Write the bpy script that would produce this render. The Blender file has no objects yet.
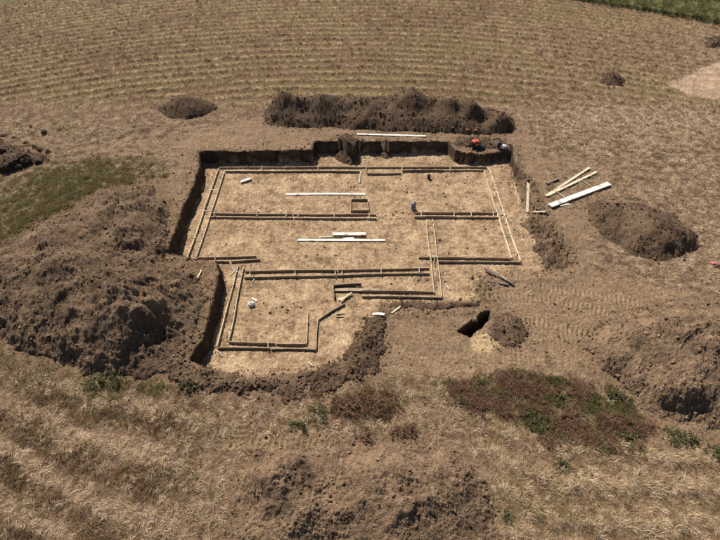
import bpy, bmesh, math, random
import numpy as np
from mathutils import Vector, Matrix

rng = np.random.default_rng(7)
random.seed(7)
scene = bpy.context.scene
col = scene.collection

# ------------------------------------------------------------------ camera
F_PX = 500.0                      # focal length in photo pixels (720 wide)
PITCH = math.radians(43.2)
CAM_H = 22.0
cam_d = bpy.data.cameras.new('camera')
cam_d.sensor_width = 36.0
cam_d.lens = 36.0 * F_PX / 720.0
cam_d.clip_start = 0.5
cam_d.clip_end = 8000
cam = bpy.data.objects.new('camera', cam_d)
col.objects.link(cam)
cam.location = (0, 0, CAM_H)
cam.rotation_euler = (math.pi / 2 - PITCH, 0, 0)
scene.camera = cam

# ------------------------------------------------------------------ light
SUN_EL = math.radians(47)
SUN_AZ = math.radians(-27)        # measured from +Y (away from camera) towards -X (left)
world = bpy.data.worlds.new('World')
scene.world = world
world.use_nodes = True
wn = world.node_tree.nodes
wl = world.node_tree.links
bg = wn['Background']
sky = wn.new('ShaderNodeTexSky')
sky.sky_type = 'NISHITA'
sky.sun_disc = False
sky.sun_elevation = SUN_EL
sky.sun_rotation = SUN_AZ
wl.new(sky.outputs[0], bg.inputs[0])
bg.inputs[1].default_value = 0.05
sun_d = bpy.data.lights.new('sun', 'SUN')
sun_d.energy = 5.0
sun_d.angle = math.radians(0.5)
sun_d.color = (1.0, 0.935, 0.84)
sun = bpy.data.objects.new('sun', sun_d)
col.objects.link(sun)
sdir = Vector((math.sin(SUN_AZ) * math.cos(SUN_EL), math.cos(SUN_AZ) * math.cos(SUN_EL), math.sin(SUN_EL)))
sun.rotation_euler = sdir.to_track_quat('Z', 'Y').to_euler()
sun.location = (-20, 40, 60)
scene.view_settings.view_transform = 'Standard'
scene.view_settings.look = 'None'
scene.view_settings.exposure = 0.50
scene.view_settings.gamma = 1.0
scene.view_settings.use_curve_mapping = False

# ------------------------------------------------------------------ helpers
cp, sp = math.cos(PITCH), math.sin(PITCH)

def P(px, py, z=0.5):
    """photo pixel -> point (x, y) on the level plane at height z"""
    dx, dy = px - 360.0, py - 270.0
    d = (dx, F_PX * cp - dy * sp, -F_PX * sp - dy * cp)
    t = (z - CAM_H) / d[2]
    return (d[0] * t, d[1] * t)

def PP(pts, z=0.5):
    return np.array([P(a, b, z) for a, b in pts])

_perm = np.random.default_rng(99).permutation(512).astype(np.int64)
_ang = np.random.default_rng(98).random(512) * 2 * np.pi
_gx, _gy = np.cos(_ang).astype(np.float32), np.sin(_ang).astype(np.float32)

def perlin(x, y, seed=0):
    x = x + seed * 17.31
    y = y - seed * 9.77
    xf, yf = np.floor(x), np.floor(y)
    xi, yi = xf.astype(np.int64), yf.astype(np.int64)
    fx, fy = (x - xf).astype(np.float32), (y - yf).astype(np.float32)
    u = fx * fx * fx * (fx * (fx * 6 - 15) + 10)
    v = fy * fy * fy * (fy * (fy * 6 - 15) + 10)
    def g(ix, iy, ax, ay):
        h = _perm[(_perm[ix & 511] + iy) & 511]
        return _gx[h] * ax + _gy[h] * ay
    a = g(xi, yi, fx, fy)
    b = g(xi + 1, yi, fx - 1, fy)
    c = g(xi, yi + 1, fx, fy - 1)
    d = g(xi + 1, yi + 1, fx - 1, fy - 1)
    return ((a + u * (b - a)) + v * ((c + u * (d - c)) - (a + u * (b - a)))) * 1.5

def fbm(x, y, s, o=4, seed=0, gain=0.5):
    r, a, t = 0, 1.0, 0.0
    for i in range(o):
        r = r + a * perlin(x * s, y * s, seed + i)
        t += a
        a *= gain
        s *= 2.03
    return r / t

def sstep(a, b, x):
    t = np.clip((x - a) / (b - a), 0, 1)
    return t * t * (3 - 2 * t)

def sdf(poly, X, Y, margin=6.0):
    """signed distance, positive inside"""
    out = np.full(X.shape, -margin, np.float32)
    lo, hi = poly.min(0) - margin, poly.max(0) + margin
    m = (X > lo[0]) & (X < hi[0]) & (Y > lo[1]) & (Y < hi[1])
    x, y = X[m], Y[m]
    d2 = np.full(x.shape, 1e9)
    ins = np.zeros(x.shape, bool)
    n = len(poly)
    for i in range(n):
        ax, ay = poly[i]
        bx, by = poly[(i + 1) % n]
        ex, ey = bx - ax, by - ay
        wx, wy = x - ax, y - ay
        t = np.clip((wx * ex + wy * ey) / (ex * ex + ey * ey + 1e-9), 0, 1)
        d2 = np.minimum(d2, (wx - ex * t) ** 2 + (wy - ey * t) ** 2)
        if abs(ey) > 1e-9:
            c = ((ay > y) != (by > y)) & (x < ex * (y - ay) / ey + ax)
            ins ^= c
    d = np.sqrt(d2)
    out[m] = np.maximum(np.where(ins, d, -d), -margin)
    return out

def linedist(line, X, Y):
    """distance to a polyline, running length along it, signed side"""
    best = np.full(X.shape, 1e9)
    run = np.zeros(X.shape)
    side = np.zeros(X.shape)
    acc = 0.0
    for i in range(len(line) - 1):
        ax, ay = line[i]
        ex, ey = line[i + 1][0] - ax, line[i + 1][1] - ay
        L = math.hypot(ex, ey)
        wx, wy = X - ax, Y - ay
        t = np.clip((wx * ex + wy * ey) / (L * L), 0, 1)
        d = np.hypot(wx - ex * t, wy - ey * t)
        m = d < best
        best = np.where(m, d, best)
        run = np.where(m, acc + t * L, run)
        side = np.where(m, (ex * wy - ey * wx) / L, side)
        acc += L
    return best, run, side, acc

def tag(o, label=None, cat=None, group=None, kind=None):
    if label: o['label'] = label
    if cat: o['category'] = cat
    if group: o['group'] = group
    if kind: o['kind'] = kind
    return o

def saturate(c, k):
    c = np.asarray(c, np.float32)
    g = (c * np.array((.3, .59, .11), np.float32)).sum(-1, keepdims=True)
    return np.clip(g + (c - g) * k, .008, .75)

# ------------------------------------------------------------------ the terrain grid
STEP = 0.9
fine_r = np.arange(604, -46, -STEP)
def y_of_row(py):
    return np.array([P(360, p, 0.5)[1] for p in py])
rows = np.concatenate([np.array([-400, -150, -60, -25, -10, -3.0, 1.0]), y_of_row(fine_r)])
last = rows[-1]
rows = np.concatenate([rows, last + np.cumsum(np.geomspace(3, 900, 16))])
rows = np.unique(rows)
fine_c = np.arange(-60, 780 + STEP, STEP) - 360.0
outer = np.cumsum(np.geomspace(25, 9000, 14))
cols = np.concatenate([fine_c[0] - outer[::-1], fine_c, fine_c[-1] + outer])
NR, NC = len(rows), len(cols)
wdt = (np.maximum(rows, 2.0) * cp + (CAM_H - 0.5) * sp) / F_PX
Y = np.repeat(rows[:, None], NC, 1)
X = cols[None, :] * wdt[:, None]
AREA = (wdt[:, None] * STEP) * np.gradient(rows)[:, None] * np.ones((1, NC))
fineR = (rows > P(360, 604, .5)[1] - .1) & (rows < last + .1)
fineC = (cols >= fine_c[0]) & (cols <= fine_c[-1])
FINE = fineR[:, None] & fineC[None, :]

# natural ground level relative to the pit floor (0), the site falls gently towards the right and the front
ctrl = [(205, 150, 1.05), (260, 148, 1.0), (330, 138, .95), (400, 137, .95), (440, 138, .9), (490, 146, .75), (530, 165, .5), (550, 215, .32),
        (570, 262, .25), (640, 240, .35), (640, 320, .2), (470, 300, .18), (480, 350, .18), (540, 310, .18), (400, 330, .18), (300, 392, .3),
        (230, 392, .55), (180, 375, .85), (170, 250, 1.1), (205, 300, 1.0), (190, 350, .95), (100, 280, 1.1), (0, 300, 1.0), (60, 200, 1.1),
        (100, 420, .7), (0, 540, .6), (360, 480, .3), (360, 540, .3), (600, 520, .15), (720, 450, .15), (720, 250, .35), (600, 120, .6),
        (720, 60, .6), (360, 60, 1.0), (100, 60, 1.1), (360, 0, 1.0), (0, 0, 1.0), (0, 120, 1.1)]
num = np.zeros(X.shape)
den = np.zeros(X.shape)
for a, b, h in ctrl:
    qx, qy = P(a, b, h)
    w = 1.0 / ((X - qx) ** 2 + (Y - qy) ** 2 + 1.5) ** 1.7
    num += w * h
    den += w
G = num / den
G += 0.10 * fbm(X, Y, 0.12, 3, 5)

warpA = 0.22 * fbm(X, Y, 0.8, 4, 11, .5)
warpB = 0.26 * fbm(X, Y, 0.7, 4, 21, .5)
# floor of the dug-out, traced where wall and floor meet
pit_px = [(204, 164), (255, 163.5), (315, 162), (317, 153), (342, 152.5), (345, 158.5), (356, 159.5), (358, 152.5), (400, 153), (446, 152), (452, 161), (480, 163.5), (508, 160),
          (514, 178), (524, 212), (536, 232), (556, 252), (562, 264), (545, 269), (490, 271), (474, 282), (476, 299), (430, 301), (382, 303), (370, 326),
          (350, 356), (325, 369), (262, 375), (197, 369), (210, 350), (216, 325), (221, 300), (225, 284), (222, 272), (196, 269), (174, 265), (183, 238), (190, 216), (200, 195), (204, 176)]
pit = PP(pit_px, 0.0)
dpit = sdf(pit, X + .65 * warpA, Y + .5 * warpB)
cx, cy = P(360, 270, 0)
soft = sstep(P(440, 200, 0)[0] + 4.0, P(500, 200, 0)[0] + 1.5, X)            # right side is a soft bank
soft = np.maximum(soft, sstep(P(360, 335, 0)[1], P(360, 365, 0)[1], Y) * sstep(P(190, 365, 0)[0], P(240, 365, 0)[0], X))
soft *= 1 - sstep(P(360, 190, 0)[1], P(360, 172, 0)[1], Y)
soft = np.maximum(soft, sstep(P(375, 300, 0)[0] - .6, P(400, 300, 0)[0], X) * (1 - sstep(P(360, 262, 0)[1], P(360, 240, 0)[1], Y)))
wall_w = 0.13 + 0.85 * soft
out = sstep(0.0, 1.0, -dpit / wall_w)
floor_z = 0.03 * fbm(X, Y, 0.5, 3, 31) + 0.03 * fbm(X, Y, 3.0, 4, 32, .6)
Z = floor_z * (1 - out) + G * out
edge = np.exp(-np.abs(dpit + 0.1) / 0.5)
Z += out * 0.065 * fbm(X, Y, 1.4, 5, 41, .6) * (1 + edge)
rim = np.exp(-((dpit + wall_w + 0.25) / 0.3) ** 2)
Z += rim * 0.10 * (0.5 + fbm(X, Y, 1.8, 3, 45)) * out
# crumbs fallen to the wall foot
foot = np.exp(-((dpit - 0.12) / 0.22) ** 2) * (1 - soft)
Z += foot * np.maximum(0, fbm(X, Y, 1.6, 3, 46) + 0.05) * 0.28

# the test hole
hole = PP([(457, 331), (471, 320), (485, 310.5), (491, 311), (490, 318), (481, 328), (470, 338)], 0.18)
dhole = sdf(hole, X + 0.7 * warpA + .05 * fbm(X, Y, 4, 2, 47), Y + 0.7 * warpB + .05 * fbm(X, Y, 4, 2, 48))
Z -= 1.05 * sstep(-0.02, 0.2, dhole)

# field furrows (swaths curve round the site)
CURV = 0.0082
phase = (Y + CURV * np.maximum(np.abs(X) - 4, 0) ** 2 * 1.12) / 1.75
far = sstep(P(360, 118, .9)[1], P(360, 92, .9)[1], Y) * (1 - sstep(26, 50, X) * 0.3)
fw = phase + 0.10 * fbm(X, Y, 0.12, 2, 51)
furrow = np.sin(fw * 2 * np.pi)
fdist = 1 - sstep(140, 260, Y)
m_tan0 = sstep(-1.0, 0.5, sdf(PP([(668, 84), (690, 74), (725, 60), (800, 40), (800, 105), (725, 99), (690, 97)], .6), X, Y))
Z += far * fdist * 0.08 * furrow * (1 - m_tan0)
# swaths in the lower left and lower right
th = math.radians(-21)
ph2 = (-math.sin(th) * X + math.cos(th) * Y + 1.3 * fbm(X, Y, 0.18, 3, 52)) / 1.9
low = 1 - sstep(P(360, 400, .5)[1], P(360, 378, .5)[1], Y)
lowL = low * (1 - sstep(P(150, 430, .5)[0], P(225, 430, .5)[0], X))
sw2 = np.sin(ph2 * 2 * np.pi)
th3 = math.radians(-20) + 0.02 * (X - 6)
ph3 = (np.sin(-th3) * (X - 6) + np.cos(th3) * (Y - 12) + 0.6 * fbm(X, Y, 0.16, 2, 53)) / 1.5
lowR = low * sstep(P(450, 430, .5)[0], P(500, 430, .5)[0], X)
sw3 = np.sin(ph3 * 2 * np.pi)
Z += lowL * 0.05 * sw2 + lowR * 0.04 * sw3

# caterpillar tracks: two rutted bands with cleat marks
trackm = np.zeros(X.shape)
def track(pts, width=0.6, pitch_m=0.26, depth=0.07, z=0.2):
    global Z, trackm
    line = PP(pts, z)
    d, run, side, L = linedist(line, X, Y)
    m = (1 - sstep(width * .42, width * .55, d)) * sstep(0.0, 0.6, run) * (1 - sstep(L - 0.6, L - .02, run))
    m = m * (0.55 + 0.45 * np.clip(0.5 + 1.6 * fbm(X, Y, 0.7, 2, 61), 0, 1))
    Z = Z + m * (-0.035 + depth * (np.sin(run * 2 * np.pi / pitch_m) > 0.1))
    Z = Z + 0.04 * np.exp(-((d - width * .62) / 0.09) ** 2) * (m > 0)
    trackm = np.maximum(trackm, m)
track([(470, 296), (520, 296), (560, 301), (612, 314)])
track([(500, 318), (540, 322), (572, 329), (620, 345)], depth=.08)
track([(485, 345), (520, 341), (552, 336), (600, 338)])
track([(525, 285), (560, 290), (600, 296), (650, 305)], depth=.06)
track([(222, 446), (260, 443), (300, 444), (345, 447)], depth=.07, z=.4)
track([(236, 450), (245, 410), (250, 392)], depth=.06, z=.4)
track([(560, 316), (620, 306), (690, 292), (740, 280)], depth=.05)
track([(440, 352), (500, 358), (560, 362), (590, 352)], depth=.03)
track([(390, 345), (440, 366), (500, 368)], depth=.02)

Z += .010 * np.clip(rng.normal(0, 1, X.shape), -2, 2) * FINE          # crumbs
# ------------------------------------------------------------------ material masks
def area(pts, z, soften=0.5, wob=0.6, seed=0, fr=0.5):
    d = sdf(PP(pts, z), X + wob * fbm(X, Y, fr, 3, 200 + seed), Y + wob * fbm(X, Y, fr, 3, 230 + seed), 8)
    return sstep(-soften, soften, d)

n1 = fbm(X, Y, 0.35, 4, 71)
n2 = fbm(X, Y, 1.3, 4, 72)
n3 = fbm(X, Y, 5.0, 3, 73)
n4 = fbm(X, Y, 0.09, 3, 74)
m_floor = sstep(0.25, -0.05, -dpit) * (1 - out * 0.9)
# bare trampled soil round the dig
m_bare = area([(172, 150), (195, 132), (262, 122), (400, 133), (525, 128), (545, 150), (560, 200), (590, 215), (600, 262), (680, 280), (720, 300), (730, 425), (660, 440),
               (600, 385), (540, 366), (450, 374), (385, 372), (330, 392), (180, 384), (150, 372), (60, 372), (-40, 345), (-60, 240), (60, 205), (110, 180), (160, 178), (178, 172)], .6, 0.7, 0.9, 1)
m_bare = np.maximum(m_bare, 0.75 * area([(222, 452), (300, 428), (380, 432), (460, 448), (500, 470), (500, 560), (225, 560)], .4, 0.6, 0.9, 2))
m_bare = np.maximum(m_bare, 0.8 * area([(60, 150), (170, 132), (205, 125), (200, 142), (175, 158), (120, 158)], 1.0, 0.8, 0.9, 3))
m_bare = np.maximum(m_bare, 0.7 * area([(225, 455), (228, 438), (300, 436), (350, 440), (350, 452)], .4, 0.4, 0.4, 4))
m_bare = np.maximum(m_bare, .8 * area([(520, 165), (560, 155), (600, 165), (620, 190), (600, 212), (560, 215), (525, 218)], .4, .5, .5, 15))
m_tan = area([(668, 84), (690, 74), (725, 60), (800, 40), (800, 105), (725, 99), (690, 97)], .6, 0.25, 0.5, 5)
yb_line = 80.8 - 0.0086 * (X ** 2 - 906.0) + 0.5 * fbm(X, Y, 0.3, 2, 75)
m_mead = sstep(-0.25, 0.25, Y - yb_line) * sstep(16, 22, X)
m_mead = np.maximum(m_mead, 0.85 * sstep(-3, 3, (Y - 76) - 0.9 * (X + 52)) * (X < 0) * (X < -30))
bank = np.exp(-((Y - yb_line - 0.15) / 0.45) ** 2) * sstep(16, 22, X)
Z += 0.45 * sstep(-0.1, 0.25, Y - yb_line) * sstep(18, 24, X) * fdist
m_green = area([(-30, 235), (0, 195), (30, 175), (70, 163), (120, 158), (152, 160), (150, 172), (110, 182), (80, 198), (45, 222), (10, 245), (-30, 262)], 1.1, 1.2, 1.9, 6)
m_green = m_green * np.clip(0.55 + 1.3 * n2 + 0.5 * n1, 0, 1)
m_green = np.maximum(m_green, 0.6 * area([(-30, 345), (30, 352), (90, 372), (160, 376), (165, 392), (90, 395), (30, 372), (-30, 365)], .8, 0.9, 1.0, 7) * np.clip(.5 + 1.4 * n2, 0, 1))
m_weed = area([(446, 382), (470, 374), (520, 374), (575, 378), (612, 388), (640, 405), (655, 425), (640, 444), (600, 446), (550, 440), (520, 426), (480, 410), (455, 398)], .4, 0.35, 0.7, 8)
m_weed2 = area([(332, 396), (360, 390), (385, 392), (400, 400), (385, 414), (350, 420), (335, 414)], .4, 0.4, 0.6, 9)
m_red = np.maximum(m_weed, m_weed2)
m_rough = np.maximum(area([(505, 168), (516, 166), (535, 185), (548, 215), (568, 245), (572, 262), (556, 268), (535, 240), (520, 205)], .3, 0.4, 0.6, 10),
                     area([(466, 273), (485, 272), (498, 280), (496, 303), (470, 303)], .1, 0.3, 0.5, 11))
m_tramp = area([(470, 338), (482, 332), (496, 344), (490, 356), (474, 352)], .18, 0.15, 0.3, 12)
Z += m_rough * 0.16 * (np.abs(fbm(X, Y, 2.2, 4, 77)) * 2.2 - 0.2)

# ------------------------------------------------------------------ spoil heaps: height above the ground
heaps = []
def scarp_field(segs, x, y, wa, wb):
    h = np.zeros(x.shape)
    nz = np.clip(.75 + 1.2 * fbm(x, y, 1.1, 3, 480), .2, 1.4)
    for (x0, y0, x1, y1, hh, z, gentle, steep) in segs:
        a, b = np.array(P(x0, y0, z)), np.array(P(x1, y1, z))
        e = b - a
        L = np.hypot(*e)
        nrm = np.array([e[1], -e[0]]) / L
        if nrm[1] - 0.6 * nrm[0] > 0: nrm = -nrm          # faces the front / right
        wx, wy = x + 2.6 * wa - a[0], y + 2.6 * wb - a[1]
        t = (wx * e[0] + wy * e[1]) / (L * L)
        q = wx * nrm[0] + wy * nrm[1]
        endf = sstep(-0.35, 0.15, t) * (1 - sstep(0.85, 1.35, t))
        prof = np.where(q < 0, np.exp(-np.abs(q) / gentle), np.maximum(0, 1 - q / (steep * 1.25)))
        h = h + .55 * hh * prof * endf * nz
    return h

def heap(name, label, pts, z, hmax, slope, seed, rough=0.25, low=0.5, lowf=0.35, bumps=(), segs=(), warp=0.5, group=None, cat='soil heap', ridge=1.2, tanness=0.3, clod=1.0):
    poly = PP(pts, z)
    lo, hi = poly.min(0) - 3.2, poly.max(0) + 3.2
    m = (X > lo[0]) & (X < hi[0]) & (Y > lo[1]) & (Y < hi[1]) & FINE
    x, y = X[m], Y[m]
    wx, wy = fbm(x, y, 0.6, 5, 300 + seed, .62) * warp * 1.3, fbm(x, y, 0.6, 5, 330 + seed, .62) * warp * 1.3
    d = sdf(poly, x + wx, y + wy, 3.0)
    dp = np.maximum(d, 0)
    base = hmax * (1 - np.exp(-dp * slope / hmax))
    for bx, by, br, bh in bumps:
        q = P(bx, by, z + 0.6 * hmax)
        base = base + bh * np.exp(-(((x - q[0]) ** 2 + (y - q[1]) ** 2) / (br * br))) * sstep(0, 0.8, dp)
    base = base * (1 - low + low * (1 + 1.3 * fbm(x, y, lowf, 3, 360 + seed)))
    if segs: base = base + scarp_field(segs, x, y, warpA[m], warpB[m]) * sstep(0, 0.6, dp)
    rn = fbm(x + wx, y + wy, ridge * .8, 5, 390 + seed, 0.62) * 1.5
    bil = np.abs(fbm(x + wx, y, ridge * 1.7, 3, 405 + seed, 0.6))
    fine = np.abs(fbm(x, y, 3.6, 3, 420 + seed, 0.65))
    rmod = np.clip(.6 + 1.5 * fbm(x, y, .5, 2, 450 + seed), .12, 1.5)
    base = base + rough * rmod * (rn * .8 + bil * .9 - .15) * sstep(0, 1.0, dp) + rough * rmod * 0.65 * (fine * 2 - .25) * sstep(0.0, 0.4, dp)
    h = np.where(d > 0, np.maximum(base, 0.0) + 0.02, d * 0.5) - 0.015 * (d < 0.05)
    h = h + np.where(d > .05, .010 * np.clip(rng.normal(0, 1, h.shape), -2, 2), 0)
    hf = np.full(X.shape, -1.0); hf[m] = np.maximum(h, -.35)
    df = np.full(X.shape, -3.0); df[m] = d
    ca = np.ones(x.shape + (3,), np.float32) * np.array(HEAP_DARK, np.float32)
    tn = np.clip(tanness * .95 + 1.5 * fbm(x, y, .6, 5, 500 + seed, .62) + .25 * np.clip(rn, -1, 1) + .5 * n3[m] * tanness, 0, 1)[:, None] * (.30 + .70 * min(1, tanness * 1.3)) * (1 if tanness >= .3 else .85)
    ca = ca * (1 - tn) + np.array(HEAP_TAN, np.float32) * tn
    t2 = np.clip(.3 + n2[m], 0, 1)[:, None] * .3
    ca = ca * (1 - t2) + np.array((.105, .066, .039)) * t2
    ca = np.clip(ca * (1 + .26 * n3[m] + .14 * np.clip(rng.normal(0, 1, x.shape), -2, 2))[:, None], .02, .5)
    heaps.append(dict(name=name, label=label, h=hf, d=df, m=m, ca=ca, group=group, cat=cat, seed=seed, tan=tanness, clod=clod))
HEAP_DARK = (.104, .067, .043)
HEAP_TAN = (.252, .169, .106)

heap('soil_heap', 'long dark ridge of excavated topsoil behind the back edge of the pit',
     [(262, 112), (268, 124), (290, 128), (330, 127), (380, 130), (430, 131), (470, 132), (500, 131), (517, 127), (514, 117), (495, 110), (455, 103), (400, 99), (340, 99), (290, 101)],
     1.0, 1.5, .80, 1, .19, .30, .30, bumps=[(284, 103, 1.3, .95), (306, 108, .8, -.5), (326, 106, 1.2, .75), (349, 108, .8, -.5), (368, 106, 1.1, .5), (386, 107, .6, -.3), (408, 101, 1.6, .85), (432, 108, .8, -.55), (448, 107, 1.1, .8), (460, 111, .6, -.4), (472, 110, 1.0, .75), (487, 113, .7, -.55), (502, 115, 1.0, .8)], ridge=.75, tanness=.22, clod=1.2)
heap('soil_heap', 'small round dark soil heap standing alone on the mown field, left of the long ridge',
     [(157, 108), (165, 116), (187, 119), (207, 115), (218, 107), (207, 101), (187, 98.5), (167, 101)], 1.05, 1.6, .62, 2, .2, .2, .4, bumps=[(188, 100, 1.2, .35)], warp=.35, ridge=1.0, tanness=.15, clod=1.0)
heap('soil_heap', 'very large sprawling spoil heap of lumpy brown earth left of the pit',
     [(-60, 262), (0, 246), (40, 225), (75, 207), (105, 192), (135, 186), (154, 188), (168, 206), (167, 235), (164, 266), (196, 276), (201, 302), (190, 335), (178, 362), (140, 371), (100, 371), (50, 358), (0, 338), (-60, 315)],
     1.1, 2.25, .62, 3, .17, .32, .22,
     bumps=[(115, 225, 2.5, .35), (60, 262, 2.5, .45), (30, 280, 2.0, .3), (130, 300, 2.0, .4), (95, 320, 1.8, .5), (170, 350, 1.0, -.4), (175, 315, 1.2, -.35), (150, 262, 1.4, -.25)],
     segs=[(120, 243, 142, 238, .6, 2.2, 1.6, .5), (100, 285, 168, 283, .7, 2.3, 1.8, .6), (50, 266, 73, 258, .5, 2.3, 1.4, .5), (16, 270, 42, 272, .5, 2.0, 1.5, .6),
           (74, 310, 104, 318, .75, 2.2, 1.4, .5), (55, 298, 62, 318, .5, 2.2, 1.4, .4), (158, 298, 168, 325, .6, 1.9, 1.2, .45), (177, 276, 186, 303, .5, 1.6, .9, .3),
           (104, 200, 128, 216, .5, 2.0, 1.8, .6), (60, 240, 90, 232, .3, 2.0, 2, .8), (128, 318, 158, 322, .5, 2.0, 1.2, .5), (110, 300, 140, 305, .4, 2.1, 1.2, .5)],
     warp=.8, tanness=.55, clod=1.2)
heap('soil_heap', 'oval low mound of smoothed brown earth with a scooped dent, beside the stacked pale planks',
     [(586, 205), (600, 200), (640, 204), (672, 214), (695, 232), (700, 248), (685, 258), (660, 261), (635, 256), (605, 238), (590, 222)], .35, 1.2, .62, 4, .08, .35, .4,
     bumps=[(665, 232, 2.0, .35), (612, 214, .8, -.5), (628, 216, .8, .2)], segs=[(612, 205, 616, 224, .45, .9, .7, .35), (600, 208, 603, 226, .22, .8, .6, .3)], warp=.4, tanness=.38, clod=.8)
heap('soil_heap', 'broad lumpy brown earth bank beside the reddish weed patch',
     [(580, 342), (604, 322), (636, 314), (690, 308), (740, 300), (800, 300), (800, 440), (740, 432), (690, 424), (655, 412), (625, 392), (600, 366)], .2, 1.85, .58, 5, .12, .28, .30,
     bumps=[(692, 336, 2.0, .75), (640, 335, 1.5, .45), (665, 360, 1.0, -.4), (684, 384, 1.3, .5)],
     segs=[(680, 342, 708, 334, .6, 1.4, 1.4, .4), (684, 388, 702, 394, .34, 1.2, 1.2, .4), (650, 338, 668, 345, .3, 1.0, 1.2, .4), (672, 372, 690, 366, .3, 1.2, 1.2, .5), (628, 350, 640, 362, .3, 1.0, 1.2, .5), (660, 300, 690, 306, .2, .6, 1.0, .3)],
     warp=.6, tanness=.78, clod=1.1)
heap('soil_heap', 'wide tan-brown spoil heap with shadowed hollows in front of the two red weed tufts',
     [(238, 470), (262, 450), (300, 444), (350, 446), (400, 442), (445, 450), (478, 468), (492, 500), (498, 560), (490, 620), (228, 620), (226, 540), (230, 500)], .35, 1.9, .70, 6, .12, .26, .30,
     bumps=[(280, 476, 1.2, .75), (296, 505, .9, .3), (332, 490, 1.0, -.35), (395, 474, 1.7, .75), (440, 500, 1.2, .35), (368, 530, .9, -.2)],
     segs=[(264, 508, 286, 500, .6, 1.5, 1.1, .4), (342, 512, 362, 500, .55, 1.5, 1.2, .35), (392, 520, 432, 503, .45, 1.6, 1.5, .45), (288, 478, 302, 466, .35, 1.2, 1.0, .3), (415, 468, 440, 480, .3, 1.2, 1.0, .4), (300, 530, 330, 525, .3, 1.4, 1.0, .4)],
     warp=.5, tanness=.78, clod=1.1)
heap('soil_windrow', 'curving windrow of dark clods along the front rim of the pit',
     [(174, 376), (186, 370), (225, 376), (262, 378), (300, 371), (328, 361), (346, 345), (360, 328), (367, 311), (383, 309), (386, 332), (380, 364), (357, 382), (318, 393), (270, 396), (215, 395), (180, 388)], .3, .20, .36, 7, .22, .8, .6, warp=1.0, ridge=1.7, tanness=.35, clod=3.0, cat='soil ridge')
heap('soil_windrow', 'thin straight line of dark clods before the lower short formwork trench',
     [(388, 304), (392, 300.5), (430, 301.5), (478, 301.5), (482, 306), (430, 309), (392, 308)], .15, .24, .7, 8, .16, .7, .8, warp=.4, ridge=2.2, tanness=.12, clod=2.0, cat='soil ridge')
heap('soil_heap', 'low round spoil pile thrown out beside the open test hole',
     [(488, 328), (496, 316), (507, 312), (521, 320), (527, 333), (520, 343), (505, 347), (492, 338)], .2, .32, .45, 9, .16, .3, .7, warp=.3, ridge=1.8, tanness=.4, clod=2.2)
heap('soil_heap', 'rough bank of loose dark soil along the right side of the pit',
     [(520, 222), (533, 218), (548, 226), (562, 246), (570, 260), (562, 268), (545, 268), (538, 255), (532, 240)], .2, .24, .4, 10, .2, .6, .7, segs=[(545, 262, 568, 258, .2, .4, .8, .3)], warp=.7, ridge=1.5, tanness=.65, clod=1.8)
heap('soil_heap', 'crumbled dark rubble slumped in the gap of the back pit wall',
     [(334, 155), (338, 148), (346, 142), (354, 146), (358, 156), (359, 162), (350, 163), (340, 160)], .2, .62, .9, 11, .2, .3, .8, warp=.2, ridge=1.6, tanness=.15, clod=1.8)
heap('soil_heap', 'little cone of slumped soil at the foot of the back wall',
     [(378, 155), (381, 150), (386, 149), (390, 152), (391, 156), (385, 158)], .1, .6, 1.0, 12, .1, .2, .8, warp=.12, ridge=1.8, tanness=.4, clod=1.0)
heap('soil_heap', 'small dark heap of clods alone on the mown field beyond the planks',
     [(600, 80), (604, 75), (612, 73), (620, 76), (624, 82), (618, 86), (608, 86)], .6, .9, .75, 13, .3, .3, .6, warp=.3, ridge=1.0, tanness=.1, clod=2.5)
heap('soil_heap', 'dark clod heap near the green meadow edge, behind the smooth tan track',
     [(704, 44), (708, 39), (716, 37), (726, 38), (732, 43), (724, 47), (710, 47)], .6, 1.1, .75, 14, .3, .3, .6, warp=.3, ridge=1.0, tanness=.1, clod=2.5)
heap('soil_heap', 'blocky dark heap of big clods beside the green grass strip',
     [(-40, 150), (-20, 138), (0, 140), (14, 146), (24, 150), (46, 156), (44, 163), (28, 166), (10, 172), (-20, 176), (-40, 170)], 1.1, .8, .7, 15, .34, .45, .5, warp=.5, ridge=.8, tanness=.2, clod=2.0)
heap('soil_heap', 'raised rim of dumped soil right of the back pit wall, under the red generator',
     [(452, 146), (460, 138), (480, 136), (500, 139), (514, 146), (511, 151), (490, 148), (468, 147)], .8, .30, .5, 16, .14, .4, .7, warp=.25, ridge=1.4, tanness=.3, clod=1.6)
for hp in heaps:
    hp['h'] = np.where(dhole > -0.06, np.minimum(hp['h'], -0.2), hp['h'])
    if hp['seed'] not in (11, 12): hp['h'] = np.where(dpit > -0.1 * (hp['seed'] in (3, 16)) , np.where(np.isin(hp['seed'], (3, 16)), -0.35, hp['h']), hp['h'])
TOP = Z.copy()
for hp in heaps:
    TOP = np.maximum(TOP, Z + hp['h'])
m_heap = np.zeros(X.shape)
for hp in heaps:
    m_heap = np.maximum(m_heap, sstep(-0.9, 0.0, hp['d'] + .5 * n2))

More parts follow.
